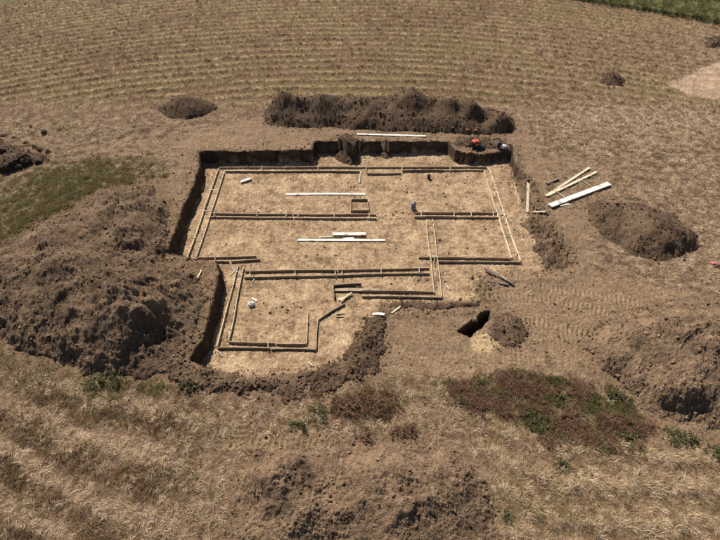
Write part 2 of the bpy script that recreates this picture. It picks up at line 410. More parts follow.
# ------------------------------------------------------------------ albedo
def mix(a, b, t):
    return a * (1 - t[..., None]) + np.asarray(b)[None, None, :] * t[..., None] if np.ndim(b) == 1 else a * (1 - t[..., None]) + b * t[..., None]
C = lambda *v: np.array(v, np.float32)
straw = C(.350, .250, .168)
brown = C(.112, .071, .046)
olive = C(.150, .116, .056)
lightR = sstep(8, 24, X) * sstep(17, 26, Y) * (1 - sstep(62, 80, Y))
alb = np.ones(X.shape + (3,), np.float32) * C(.165, .107, .068)
alb = mix(alb, straw, np.clip(0.30 + 1.3 * n2 + .45 * n1, 0, 1) * .75)
alb = mix(alb, brown, np.clip(0.25 + 0.9 * n1 - 0.9 * n3 - .6 * n2, 0, 1) * .75)
alb = mix(alb, olive, np.clip(0.9 * n4 + 0.6 * n1 - 0.05, 0, 1) * 0.6 * (1 - lightR))
# mown field: pale hay on the ridges, brown-olive stubble between
fmod = np.clip(0.80 + 1.1 * n4 + 0.8 * n1, 0.15, 1.1)
alb = mix(alb, C(.160, .104, .056), far * fdist * np.clip(0.60 - 0.8 * furrow * fmod + .4 * n2, 0, 1) * .9)
alb = mix(alb, C(.385, .280, .165), far * fdist * sstep(.30, .95, furrow * fmod + .55 * n2 + .35 * n3) * .68)
alb = mix(alb, C(.172, .134, .062), far * np.clip(0.28 + 1.5 * n4 + .6 * n1 - .2 * furrow, 0, 1) * .42)
alb = mix(alb, C(.120, .076, .046), lowL * np.clip(.6 - .9 * sw2 + .8 * n2, 0, 1) * .85)
alb = mix(alb, straw, lowL * sstep(.2, 1.0, sw2 + .9 * n2) * .7)
alb = mix(alb, C(.200, .135, .075), lowR * np.clip(.2 - .55 * sw3 + .7 * n2, 0, 1) * .8)
alb = mix(alb, C(.36, .27, .155), lowR * sstep(.3, 1.0, sw3 + .8 * n2) * .6)
alb = mix(alb, C(.400, .292, .202), lightR * (1 - .7 * far) * np.clip(.42 + 1.2 * n2 + 1.3 * n3, 0, 1) * .8)
alb = mix(alb, C(.165, .150, .060), m_green * .85)
alb = mix(alb, C(.150, .105, .055), m_red * .8)
bare = np.ones(X.shape + (3,), np.float32) * C(.248, .169, .108)
bare = mix(bare, C(.150, .098, .056), np.clip(.25 + 1.3 * n2 + .6 * n1, 0, 1) * .55)
bare = mix(bare, C(.35, .25, .165), np.clip(-.1 + 1.2 * n1 - .8 * n3, 0, 1) * .6)
streak = fbm(X * .35, Y * 1.6, 1.0, 4, 85)
bare = mix(bare, C(.33, .235, .155), np.clip(1.6 * streak, 0, 1) * .5)
bare = mix(bare, C(.140, .092, .058), np.clip(-1.8 * streak - .1, 0, 1) * .5)
alb = mix(alb, bare, m_bare * np.clip(.9 + .5 * n2, 0, 1))
alb = mix(alb, C(.120, .078, .048), m_heap * np.clip(.30 + n2 + .6 * n3, 0, 1) * .6)
darkleft = area([(-60, 260), (60, 206), (120, 178), (162, 180), (178, 200), (165, 262), (222, 268), (205, 345), (185, 368), (60, 368), (-60, 340)], 1.0, .6, .6, 14)
alb = mix(alb, C(.165, .108, .064), darkleft * .7)
alb = mix(alb, C(.120, .080, .048), m_rough * np.clip(.6 + n2, 0, 1) * .8)
alb = mix(alb, C(.30, .215, .13), trackm * .45)
fl = np.ones(X.shape + (3,), np.float32) * C(.345, .240, .150)
fl = mix(fl, C(.148, .094, .056), np.clip(.32 + 2.3 * fbm(X, Y, 1.4, 5, 81, .74) + 1.5 * n3 + .9 * fbm(X * .5, Y * 2.0, .9, 3, 83), 0, 1) * .85)
fl = mix(fl, C(.47, .345, .215), np.clip(.05 + 1.9 * fbm(X, Y, .6, 4, 82, .6), 0, 1) * .75)
alb = mix(alb, fl, m_floor)
alb = mix(alb, C(.44, .32, .19), m_tramp)
wall_shade = sstep(.06, -.02, dpit) * (1 - sstep(wall_w, wall_w + .14, -dpit)) * (1 - soft)
alb = mix(alb, C(.052, .034, .023), wall_shade * .97)  # dark topsoil, deepened to near black: shade of the steep walls painted in
alb = mix(alb, C(.14, .09, .055), foot * np.clip(.3 + 2 * n2, 0, 1) * .5)
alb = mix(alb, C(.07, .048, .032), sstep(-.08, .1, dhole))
alb = mix(alb, np.array((.315, .222, .155)) * (1 + .5 * fbm(X * .5 + Y * .5, Y * .6 - X * .3, 1.0, 3, 86))[..., None], m_tan * np.clip(.9 + .5 * n2, 0, 1))
alb = mix(alb, C(.120, .112, .046), m_mead)
alb = mix(alb, C(.13, .105, .045), m_mead * np.clip(n4 + n1, 0, 1) * .6)
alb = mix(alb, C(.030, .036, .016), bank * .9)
alb *= (1 + .30 * n3 + .15 * n2)[..., None]
grain = np.clip(rng.normal(0, 1, X.shape), -2, 2)
alb *= (1 + (.14 + .03 * far) * grain)[..., None]
alb = saturate(np.clip(alb, .012, .6), 1.06)

# ------------------------------------------------------------------ materials
def new_mat(name):
    m = bpy.data.materials.new(name)
    m.use_nodes = True
    nt = m.node_tree
    return m, nt, nt.nodes['Principled BSDF']

def soil_mat(name, bump=0.5, scale=9.0, vary=0.45):
    m, nt, b = new_mat(name)
    N, L = nt.nodes, nt.links
    at = N.new('ShaderNodeAttribute'); at.attribute_name = 'albedo'
    geo = N.new('ShaderNodeNewGeometry')
    nz = N.new('ShaderNodeTexNoise'); nz.inputs['Scale'].default_value = scale; nz.inputs['Detail'].default_value = 6; nz.inputs['Roughness'].default_value = .68
    L.new(geo.outputs['Position'], nz.inputs['Vector'])
    nz2 = N.new('ShaderNodeTexNoise'); nz2.inputs['Scale'].default_value = scale * 3.1; nz2.inputs['Detail'].default_value = 3
    L.new(geo.outputs['Position'], nz2.inputs['Vector'])
    mr = N.new('ShaderNodeMapRange'); mr.inputs[1].default_value = .3; mr.inputs[2].default_value = .7
    mr.inputs[3].default_value = 1 - vary; mr.inputs[4].default_value = 1 + vary
    L.new(nz.outputs[0], mr.inputs[0])
    mr2 = N.new('ShaderNodeMapRange'); mr2.inputs[1].default_value = .3; mr2.inputs[2].default_value = .7
    mr2.inputs[3].default_value = 1 - vary * .6; mr2.inputs[4].default_value = 1 + vary * .6
    L.new(nz2.outputs[0], mr2.inputs[0])
    mu = N.new('ShaderNodeMath'); mu.operation = 'MULTIPLY'
    L.new(mr.outputs[0], mu.inputs[0]); L.new(mr2.outputs[0], mu.inputs[1])
    vm = N.new('ShaderNodeVectorMath'); vm.operation = 'SCALE'
    L.new(at.outputs['Color'], vm.inputs[0]); L.new(mu.outputs[0], vm.inputs['Scale'])
    L.new(vm.outputs[0], b.inputs['Base Color'])
    b.inputs['Roughness'].default_value = .95
    b.inputs['Specular IOR Level'].default_value = .12
    ad = N.new('ShaderNodeMath'); ad.operation = 'ADD'
    L.new(nz.outputs[0], ad.inputs[0]); L.new(nz2.outputs[0], ad.inputs[1])
    bp = N.new('ShaderNodeBump'); bp.inputs['Strength'].default_value = bump; bp.inputs['Distance'].default_value = .10
    L.new(ad.outputs[0], bp.inputs['Height']); L.new(bp.outputs[0], b.inputs['Normal'])
    return m

M_ground = soil_mat('ground_soil', .75, 7.0, .40)
M_floor = soil_mat('pit_floor_soil', .6, 4.0, .38)
M_heap = soil_mat('heap_soil', .9, 6.0, .30)
M_track = soil_mat('track_soil', .3, 3.0, .12)
M_mead = soil_mat('meadow_soil', .8, 5.0, .40)

def tint_mat(name, rough=.9, trans=0.0):
    m, nt, b = new_mat(name)
    N, L = nt.nodes, nt.links
    at = N.new('ShaderNodeAttribute'); at.attribute_name = 'tint'; at.attribute_type = 'INSTANCER'
    geo = N.new('ShaderNodeNewGeometry')
    nz = N.new('ShaderNodeTexNoise'); nz.inputs['Scale'].default_value = 14; nz.inputs['Detail'].default_value = 3
    L.new(geo.outputs['Position'], nz.inputs['Vector'])
    mr = N.new('ShaderNodeMapRange'); mr.inputs[1].default_value = .3; mr.inputs[2].default_value = .7; mr.inputs[3].default_value = .65; mr.inputs[4].default_value = 1.3
    L.new(nz.outputs[0], mr.inputs[0])
    vm = N.new('ShaderNodeVectorMath'); vm.operation = 'SCALE'
    L.new(at.outputs['Color'], vm.inputs[0]); L.new(mr.outputs[0], vm.inputs['Scale'])
    L.new(vm.outputs[0], b.inputs['Base Color'])
    b.inputs['Roughness'].default_value = rough
    b.inputs['Specular IOR Level'].default_value = .15
    if trans:
        t = N.new('ShaderNodeBsdfTranslucent'); L.new(vm.outputs[0], t.inputs[0])
        ms = N.new('ShaderNodeMixShader'); ms.inputs[0].default_value = trans
        L.new(b.outputs[0], ms.inputs[1]); L.new(t.outputs[0], ms.inputs[2])
        L.new(ms.outputs[0], N['Material Output'].inputs[0])
    return m
M_clod = tint_mat('clod_soil', .95)
M_blade = tint_mat('grass_blade', .8, .3)

def wood_mat(name, c1, c2, rough=.7, mudamt=.7):
    m, nt, b = new_mat(name)
    N, L = nt.nodes, nt.links
    tc = N.new('ShaderNodeTexCoord')
    mp = N.new('ShaderNodeMapping'); mp.inputs['Scale'].default_value = (1.2, 22, 22)
    L.new(tc.outputs['Object'], mp.inputs[0])
    nz = N.new('ShaderNodeTexNoise'); nz.inputs['Scale'].default_value = 1.6; nz.inputs['Detail'].default_value = 5
    L.new(mp.outputs[0], nz.inputs['Vector'])
    nb = N.new('ShaderNodeTexNoise'); nb.inputs['Scale'].default_value = 2.3; nb.inputs['Detail'].default_value = 4
    L.new(tc.outputs['Object'], nb.inputs['Vector'])
    ad = N.new('ShaderNodeMath'); ad.operation = 'MULTIPLY_ADD'; ad.inputs[1].default_value = .6
    L.new(nb.outputs[0], ad.inputs[0]); L.new(nz.outputs[0], ad.inputs[2])
    rp = N.new('ShaderNodeValToRGB')
    rp.color_ramp.elements[0].position = .55; rp.color_ramp.elements[0].color = (*c1, 1)
    rp.color_ramp.elements[1].position = 1.05; rp.color_ramp.elements[1].color = (*c2, 1)
    L.new(ad.outputs[0], rp.inputs[0])
    oi = N.new('ShaderNodeObjectInfo')
    mo = N.new('ShaderNodeMapRange'); mo.inputs[3].default_value = .68; mo.inputs[4].default_value = 1.18
    L.new(oi.outputs['Random'], mo.inputs[0])
    vs_ = N.new('ShaderNodeVectorMath'); vs_.operation = 'SCALE'
    L.new(rp.outputs[0], vs_.inputs[0]); L.new(mo.outputs[0], vs_.inputs['Scale'])
    mud = N.new('ShaderNodeTexNoise'); mud.inputs['Scale'].default_value = 1.7; mud.inputs['Detail'].default_value = 6
    L.new(tc.outputs['Object'], mud.inputs['Vector'])
    mm = N.new('ShaderNodeMapRange'); mm.inputs[1].default_value = .56; mm.inputs[2].default_value = .68; mm.inputs[4].default_value = mudamt
    L.new(mud.outputs[0], mm.inputs[0])
    mx_ = N.new('ShaderNodeMix'); mx_.data_type = 'RGBA'; mx_.inputs[7].default_value = (.20, .13, .075, 1)
    L.new(mm.outputs[0], mx_.inputs[0]); L.new(vs_.outputs[0], mx_.inputs[6])
    L.new(mx_.outputs[2], b.inputs['Base Color'])
    b.inputs['Roughness'].default_value = rough
    bp = N.new('ShaderNodeBump'); bp.inputs['Strength'].default_value = .3; bp.inputs['Distance'].default_value = .01
    L.new(nz.outputs[0], bp.inputs['Height']); L.new(bp.outputs[0], b.inputs['Normal'])
    return m
M_form = wood_mat('formwork_wood', (.22, .145, .085), (.46, .34, .21))
M_formpale = wood_mat('formwork_wood_pale', (.40, .31, .19), (.64, .52, .35))
M_pale = wood_mat('fresh_pine', (.56, .45, .29), (.78, .68, .50))
M_white = wood_mat('bleached_board', (.62, .56, .47), (.84, .80, .72))
M_old = wood_mat('weathered_wood', (.085, .058, .042), (.20, .15, .11))

def plain_mat(name, c, rough=.5, vary=.25, metal=0):
    m, nt, b = new_mat(name)
    N, L = nt.nodes, nt.links
    nz = N.new('ShaderNodeTexNoise'); nz.inputs['Scale'].default_value = 9; nz.inputs['Detail'].default_value = 4
    mr = N.new('ShaderNodeMapRange'); mr.inputs[3].default_value = 1 - vary; mr.inputs[4].default_value = 1 + vary
    L.new(nz.outputs[0], mr.inputs[0])
    vm = N.new('ShaderNodeVectorMath'); vm.operation = 'SCALE'; vm.inputs[0].default_value = c
    L.new(mr.outputs[0], vm.inputs['Scale']); L.new(vm.outputs[0], b.inputs['Base Color'])
    b.inputs['Roughness'].default_value = rough; b.inputs['Metallic'].default_value = metal
    return m

# ------------------------------------------------------------------ mesh from the grid
IDX = np.arange(NR * NC).reshape(NR, NC)
QUADS = np.stack([IDX[:-1, :-1], IDX[:-1, 1:], IDX[1:, 1:], IDX[1:, :-1]], -1).reshape(-1, 4)

def grid_mesh(name, quads, zz, colr, mat):
    used, inv = np.unique(quads.ravel(), return_inverse=True)
    me = bpy.data.meshes.new(name)
    n, q = len(used), len(quads)
    me.vertices.add(n)
    co = np.stack([X.ravel()[used], Y.ravel()[used], zz.ravel()[used]], -1).astype(np.float32)
    me.vertices.foreach_set('co', co.ravel())
    me.loops.add(q * 4)
    me.loops.foreach_set('vertex_index', inv.astype(np.int32).ravel())
    me.polygons.add(q)
    me.polygons.foreach_set('loop_start', np.arange(0, q * 4, 4, dtype=np.int32))
    me.update(calc_edges=True)
    me.polygons.foreach_set('use_smooth', np.ones(q, bool))
    a = me.attributes.new('albedo', 'FLOAT_COLOR', 'POINT')
    cc = np.ones((n, 4), np.float32)
    cc[:, :3] = colr.reshape(-1, 3)[used]
    a.data.foreach_set('color', cc.ravel())
    me.materials.append(mat)
    o = bpy.data.objects.new(name, me)
    col.objects.link(o)
    return o

def facemask(m):
    v = m.ravel()[QUADS]
    return v.sum(1) >= 3
fm_floor = facemask((dpit > -0.02))
fm_tan = facemask(m_tan > .5) & ~fm_floor
fm_mead = facemask((m_mead > .5) & (X > 10)) & ~fm_floor
rest = ~(fm_floor | fm_tan | fm_mead)
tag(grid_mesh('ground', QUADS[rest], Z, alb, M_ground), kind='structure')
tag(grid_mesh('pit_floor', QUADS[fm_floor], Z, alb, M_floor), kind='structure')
tag(grid_mesh('dirt_track', QUADS[fm_tan], Z, alb, M_track), kind='structure')
tag(grid_mesh('meadow', QUADS[fm_mead], Z, alb, M_mead), kind='structure')

def zat(x, y, top=True):
    """height of the surface under a point"""
    A = TOP if top else Z
    r = np.interp(y, rows, np.arange(NR))
    w = (max(y, 2.0) * cp + (CAM_H - .5) * sp) / F_PX
    c = np.interp(x / w, cols, np.arange(NC))
    r0, c0 = int(min(r, NR - 2)), int(min(c, NC - 2))
    fr, fc = r - r0, c - c0
    return float((A[r0, c0] * (1 - fc) + A[r0, c0 + 1] * fc) * (1 - fr) + (A[r0 + 1, c0] * (1 - fc) + A[r0 + 1, c0 + 1] * fc) * fr)

def on(px, py, top=True):
    """pixel -> point on the built surface"""
    z = .5
    for _ in range(12):
        x, y = P(px, py, z)
        z = .5 * z + .5 * zat(x, y, top)
    x, y = P(px, py, z)
    return Vector((x, y, zat(x, y, top)))

# ------------------------------------------------------------------ scatter by instancing (clods, straw, weeds)
protos = {}
def proto_collection(key, meshes, mat):
    c = bpy.data.collections.new('source_' + key)
    for i, me in enumerate(meshes):
        me.materials.append(mat)
        for p in me.polygons: p.use_smooth = False
        o = bpy.data.objects.new('%s_source' % key, me)
        c.objects.link(o)
    protos[key] = (c, len(meshes))

def clod_mesh(seed, flat):
    r = random.Random(seed)
    bm = bmesh.new()
    bmesh.ops.create_icosphere(bm, subdivisions=1 if not flat else 2, radius=.5)
    off = [Vector((r.uniform(-1, 1), r.uniform(-1, 1), r.uniform(-1, 1))).normalized() for _ in range(9)]
    lim = [r.uniform(.20, .42) for _ in off]
    for v in bm.verts:
        for o_, l in zip(off, lim):                       # chop with random planes -> blocky clod
            k = v.co.dot(o_)
            if k > l: v.co -= o_ * (k - l) * .9
        v.co *= r.uniform(.78, 1.15)
        v.co.x *= 1.25
        v.co.z *= .85
    me = bpy.data.meshes.new('clod'); bm.to_mesh(me); bm.free()
    return me
proto_collection('clod', [clod_mesh(i, i % 2) for i in range(8)], M_clod)

def blades_mesh(seed, n, lmin, lmax, wid, inc, lean, spread, leaves=0):
    r = random.Random(seed)
    vs, fs = [], []
    for _ in range(n):
        a = r.gauss(0, 1) * spread
        L = r.uniform(lmin, lmax)
        e = math.radians(r.uniform(*inc))
        base = Vector((r.uniform(-.13, .13), r.uniform(-.13, .13), -.02))
        d = Vector((math.cos(a) * math.cos(e), math.sin(a) * math.cos(e), math.sin(e)))
        side = d.cross(Vector((0, 0, 1)))
        side = side.normalized() * wid * r.uniform(.6, 1.3) if side.length > 1e-3 else Vector((wid, 0, 0))
        mid = base + d * L * .55
        tip = mid + Vector((d.x, d.y, d.z - lean)).normalized() * L * .45
        k = len(vs)
        vs += [base - side * .7, base + side * .7, mid + side, mid - side, tip]
        fs += [(k, k + 1, k + 2, k + 3), (k + 3, k + 2, k + 4)]
        for j in range(leaves):
            t = r.uniform(.25, 1)
            c = base + (tip - base) * t
            u = Vector((r.uniform(-1, 1), r.uniform(-1, 1), r.uniform(-.2, .8))).normalized()
            w = u.cross(Vector((r.uniform(-1, 1), r.uniform(-1, 1), .5))).normalized()
            l = r.uniform(.025, .055) * 1.5
            k = len(vs)
            vs += [c, c + u * l * .5 + w * l * .32, c + u * l, c + u * l * .5 - w * l * .32]
            fs += [(k, k + 1, k + 2, k + 3)]
    me = bpy.data.meshes.new('blades')
    me.from_pydata([tuple(v) for v in vs], [], fs)
    return me
proto_collection('straw', [blades_mesh(20 + i, 16, .18, .55, .008, (3, 40), .35, .55) for i in range(6)], M_blade)
proto_collection('stubble', [blades_mesh(40 + i, 14, .12, .34, .013, (10, 65), .3, 1.6) for i in range(5)], M_blade)
proto_collection('grass', [blades_mesh(60 + i, 18, .15, .38, .010, (35, 80), .5, 2.0) for i in range(5)], M_blade)
proto_collection('weed', [blades_mesh(80 + i, 9, .25, .60, .006, (45, 85), .2, 2.2, 10) for i in range(6)], M_blade)

ngcache = {}
def scatter_tree(key):
    if key in ngcache: return ngcache[key]
    ng = bpy.data.node_groups.new('scatter_' + key, 'GeometryNodeTree')
    ng.interface.new_socket('Geometry', in_out='INPUT', socket_type='NodeSocketGeometry')
    ng.interface.new_socket('Geometry', in_out='OUTPUT', socket_type='NodeSocketGeometry')
    N, L = ng.nodes, ng.links
    gi, go = N.new('NodeGroupInput'), N.new('NodeGroupOutput')
    ip = N.new('GeometryNodeInstanceOnPoints')
    ci = N.new('GeometryNodeCollectionInfo')
    ci.inputs['Collection'].default_value = protos[key][0]
    ci.inputs['Separate Children'].default_value = True
    ci.inputs['Reset Children'].default_value = True
    L.new(gi.outputs[0], ip.inputs['Points'])
    L.new(ci.outputs[0], ip.inputs['Instance'])
    ip.inputs['Pick Instance'].default_value = True
    for nm, ty, sk in (('spin', 'FLOAT_VECTOR', 'Rotation'), ('size', 'FLOAT_VECTOR', 'Scale'), ('pick', 'INT', 'Instance Index')):
        na = N.new('GeometryNodeInputNamedAttribute'); na.data_type = ty; na.inputs['Name'].default_value = nm
        o_ = [s for s in na.outputs if s.enabled and s.name == 'Attribute'][0]
        L.new(o_, ip.inputs[sk])
    L.new(ip.outputs[0], go.inputs[0])
    ngcache[key] = ng
    return ng

def scatter(name, key, pos, rot, size, tint, parent=None, label=None, cat=None):
    n = len(pos)
    me = bpy.data.meshes.new(name)
    me.vertices.add(n)
    me.vertices.foreach_set('co', np.asarray(pos, np.float32).ravel())
    for nm, ty, dat in (('spin', 'FLOAT_VECTOR', rot), ('size', 'FLOAT_VECTOR', size)):
        a = me.attributes.new(nm, ty, 'POINT'); a.data.foreach_set('vector', np.asarray(dat, np.float32).ravel())
    a = me.attributes.new('pick', 'INT', 'POINT'); a.data.foreach_set('value', rng.integers(0, protos[key][1], n).astype(np.int32))
    a = me.attributes.new('tint', 'FLOAT_COLOR', 'POINT')
    cc = np.ones((n, 4), np.float32); cc[:, :3] = tint if key == 'clod' else saturate(tint, 1.06)
    a.data.foreach_set('color', cc.ravel())
    o = bpy.data.objects.new(name, me); col.objects.link(o)
    md = o.modifiers.new('scatter', 'NODES'); md.node_group = scatter_tree(key)
    o.parent = parent
    tag(o, label, cat, kind='stuff')
    return o

def pick(weight, n):
    w = (weight * FINE).ravel().astype(np.float64)
    w = np.maximum(w, 0)
    c = np.cumsum(w)
    i = np.searchsorted(c, rng.random(n) * c[-1])
    return np.minimum(i, w.size - 1)

def jitter(i, zz):
    r, c = np.unravel_index(i, X.shape)
    dx = (rng.random(len(i)) - .5) * wdt[r] * STEP
    dy = (rng.random(len(i)) - .5) * np.gradient(rows)[r]
    return np.stack([X.ravel()[i] + dx, Y.ravel()[i] + dy, zz.ravel()[i]], -1)

def clods(name, weight, n, zz, smin, smax, tint, parent=None, label=None, cat=None, power=2.6):
    i = pick(weight, n)
    pos = jitter(i, zz)
    u = rng.random(n)
    s = (smin ** (1 - power) + u * (smax ** (1 - power) - smin ** (1 - power))) ** (1 / (1 - power))
    size = np.stack([s, s * rng.uniform(.7, 1.1, n), s * rng.uniform(.6, 1.0, n)], -1)
    pos[:, 2] += s * .12
    rot = rng.uniform(-.5, .5, (n, 3)); rot[:, 2] = rng.uniform(0, 6.28, n)
    t = tint.reshape(-1, 3)[i] * rng.uniform(.65, 1.25, (n, 1)) if tint.ndim == 3 else tint[None] * rng.uniform(.6, 1.4, (n, 1))
    return scatter(name, 'clod', pos, rot, size, t, parent, label, cat)

# heaps as objects
for hp in heaps:
    h = hp['h']
    keep = (h > -0.04).ravel()[QUADS].any(1) & FINE.ravel()[QUADS].all(1)
    if not keep.any(): continue
    sd = hp['seed']
    ca = np.full(X.shape + (3,), .1, np.float32)
    ca[hp['m']] = hp['ca']
    o = grid_mesh(hp['name'], QUADS[keep], Z + h, ca, M_heap)
    tag(o, hp['label'], hp['cat'], hp['group'])
    inside = (h > 0.01) & FINE
    ring = (hp['d'] > -.7) & ~inside & FINE & (dhole < -.1) & (dpit < .3)
    A = float((AREA * inside).sum())
    m = hp['m']
    wgt = np.zeros(X.shape)
    x, y = X[m], Y[m]
    wgt[m] = AREA[m] * inside[m] * np.clip(.2 + 1.0 * np.clip(.35 + 1.9 * fbm(x, y, .8, 3, 520 + sd), 0, 1) + .8 * np.exp(-np.maximum(hp['d'][m], 0) / .5), 0, 2) \
        + AREA[m] * ring[m] * .55 * np.exp(np.minimum(hp['d'][m], 0) / .25)
    ncl = int(min(9000, A * 55 * hp['clod']) + 25)
    clods('loose_clods', wgt, ncl, np.where(inside, Z + h, Z), .035, .30 if hp['tan'] < .5 else .26, ca * .88, parent=o, power=3.2 if hp['tan'] >= .5 else 2.9)
# crumbs lying around on the ground
w_cr = AREA ** .9 * (.16 * m_bare * np.clip(.5 + 3 * n1, 0.1, 2.5) + .8 * m_rough + 1.2 * np.exp(-((dpit + .45) / .5) ** 2) * (1 - .3 * soft) + .5 * m_heap * m_bare + .35 * m_floor * np.clip(2.5 * n1 - .55, 0, 1)) * (dhole < -.1)
clods('loose_clods', w_cr, 22000, Z, .03, .22, alb * .72, label='loose crumbs of soil strewn on the bare ground round the pit', cat='soil crumbs')

# ------------------------------------------------------------------ straw and grass cover
veg = (1 - m_bare) * (1 - m_heap) * (1 - sstep(-.6, -.1, dpit)) * (1 - m_tan)
veg = np.maximum(veg, .045 * m_bare * (1 - m_heap) * (dpit < -.8) * np.clip(n1 + .2, 0, 1) * 2)
veg = veg * (1 - .9 * trackm)
flow = 3.2 * fbm(X, Y, .22, 2, 90) + 1.0 * fbm(X, Y, .9, 2, 91)
rr = X.shape
circ = rng.uniform(0, 6.283, X.shape)
def cover(name, key, weight, n, base_ang, ang_sd, smin, smax, tint_fn, label, cat, tilt=.12):
    i = pick(weight, n)
    pos = jitter(i, Z)
    pos[:, 2] -= .005
    s = smin + (smax - smin) * rng.random(n) ** 1.8
    dist = Y.ravel()[i]
    s = s * np.clip(.75 + dist / 60, .8, 1.7)
    rot = rng.normal(0, tilt, (n, 3))
    rot[:, 2] = base_ang.ravel()[i] + rng.normal(0, 1, n) * (ang_sd.ravel()[i] if np.ndim(ang_sd) else ang_sd)
    size = np.stack([s, s, s * rng.uniform(.7, 1.2, n)], -1)
    return scatter(name, key, pos, rot, size, tint_fn(i, n), label=label, cat=cat)

def tint_mix(cols, probs, keep=.35):
    def fn(i, n):
        k = rng.choice(len(cols), n, p=probs)
        t = np.array(cols)[k] * rng.uniform(.7, 1.25, (n, 1))
        return np.clip(t * (1 - keep) + alb.reshape(-1, 3)[i] * keep * 1.15, .01, .7)
    return fn
band = np.ones(rr)
straw_w = veg * (1 - .40 * lowL) * (1 - m_mead) * (1 - .75 * m_green) * (1 - .85 * m_red) * AREA ** .62
clump = fbm(X, Y, 1.5, 3, 92)
straw_w = straw_w * np.clip(.25 + 1.0 * n2 + 2.3 * clump + .5 * (lowL * sw2 + lowR * sw3), .02, 2)
nearw = 1 - sstep(P(360, 150, .9)[1], P(360, 115, .9)[1], Y)
cover('dry_grass', 'straw', straw_w * nearw, 56000, flow, .55 + 1.6 * (1 - lowR), .22, .95,
      tint_mix([(.74, .58, .41), (.52, .38, .25), (.23, .145, .088), (.20, .16, .075)], [.34, .29, .23, .14], .28), 'matted dry straw-coloured grass covering the rough ground round the site', 'dry grass')
fieldw = veg * (1 - nearw * .8) * AREA ** .55 * (1 - m_mead) * np.clip(.35 + .9 * furrow * far + .7 * n2, .03, 2)
cover('field_stubble', 'stubble', fieldw, 34000, np.zeros(rr), 3.0, .28, .75,
      tint_mix([(.48, .36, .22), (.33, .235, .14), (.16, .105, .06), (.16, .13, .05)], [.34, .26, .26, .14], .6), 'mown hay stubble in curving rows across the far field', 'stubble')
greenw = AREA ** .7 * (m_green * 1.0 + .10 * veg * np.clip(n1 * 2 + n2, 0, 1) * low + .18 * m_red * np.clip(n2 * 2, 0, 1)) * (1 - m_heap)
cover('green_grass', 'grass', greenw, 8000, np.zeros(rr), 3.0, .35, .85,
      tint_mix([(.185, .185, .066), (.22, .20, .085), (.31, .25, .14), (.20, .145, .08)], [.38, .28, .21, .13], .3), 'low green grass growing between the left spoil heap and the field', 'green grass')
meadw = AREA ** .5 * m_mead * (X > 10)
cover('meadow_grass', 'grass', meadw + 1.5 * AREA ** .5 * bank, 4000, np.zeros(rr), 3.0, .8, 1.6,
      tint_mix([(.120, .122, .048), (.15, .14, .058), (.20, .165, .08)], [.45, .3, .25], .4), 'dense green meadow grass beyond the far field edge', 'meadow grass')
weedw = AREA * m_red
weedw = weedw * np.clip(.65 + 1.8 * fbm(X, Y, .9, 3, 95), .06, 1.5)
colony = fbm(X, Y, .7, 3, 96)
def weed_tint(i, n):
    c = colony.ravel()[i] + rng.normal(0, .13, n) + .02 * (X.ravel()[i] - 8)
    red = np.array([(.28, .155, .110), (.22, .130, .090), (.30, .205, .130)])[rng.integers(0, 3, n)]
    grn = np.array([(.15, .155, .060), (.19, .175, .080)])[rng.integers(0, 2, n)]
    return np.where((c > .20)[:, None], grn, red) * rng.uniform(.75, 1.25, (n, 1))
cover('weed_patch', 'weed', weedw, 6500, np.zeros(rr), 3.0, .28, .62, weed_tint,
      'patch of reddish-brown weeds with green clumps on the bare ground', 'weeds', .2)

brw = AREA * lowL * veg * np.clip(.25 - .7 * sw2 + 1.8 * fbm(X, Y, .5, 3, 97), 0, 1.5) + AREA * .25 * lowR * veg * np.clip(2.0 * clump - .3, 0, 1)
cover('brown_weeds', 'weed', brw, 5200, np.zeros(rr), 3.0, .18, .42,
      tint_mix([(.27, .17, .11), (.32, .225, .14), (.20, .165, .07), (.24, .14, .095)], [.3, .3, .2, .2], .2), 'low brown weeds growing between pale straw swaths beyond the windrow', 'weeds', .2)

# ------------------------------------------------------------------ objects
def mesh_obj(name, vs, fs, mat, parent=None, smooth=False):
    me = bpy.data.meshes.new(name)
    me.from_pydata([tuple(v) for v in vs], [], fs)
    me.materials.append(mat)
    if smooth:
        for p in me.polygons: p.use_smooth = True
    o = bpy.data.objects.new(name, me)
    col.objects.link(o)
    o.parent = parent
    return o

def empty(name, loc, rz=0):
    o = bpy.data.objects.new(name, None)
    col.objects.link(o)
    o.location = loc
    o.rotation_euler = (0, 0, rz)
    o.empty_display_size = .2
    return o

def board_geo(L, w, t, seg=4, bow=.012, seed=0):
    """a sawn board along +X from 0 to L, width w in Y, thickness t in Z from 0, a little bowed"""
    r = random.Random(seed)
    vs, fs = [], []
    a, b = r.uniform(-1, 1) * bow, r.uniform(-.4, .4) * bow
    for i in range(seg + 1):
        u = i / seg
        k = a * math.sin(math.pi * u)
        x = L * u
        for (yy, zz) in ((-w / 2, 0), (w / 2, 0), (w / 2, t), (-w / 2, t)):
            vs.append((x, yy + k, zz + (abs(b) * math.sin(math.pi * u) if zz else 0)))
    for i in range(seg):
        p = i * 4
        for j in range(4):
            fs.append((p + j, p + 4 + j, p + 4 + (j + 1) % 4, p + (j + 1) % 4))
    fs.append((3, 2, 1, 0)[::-1][::-1])
    e = seg * 4
    fs.append((e, e + 1, e + 2, e + 3))
    return vs, fs

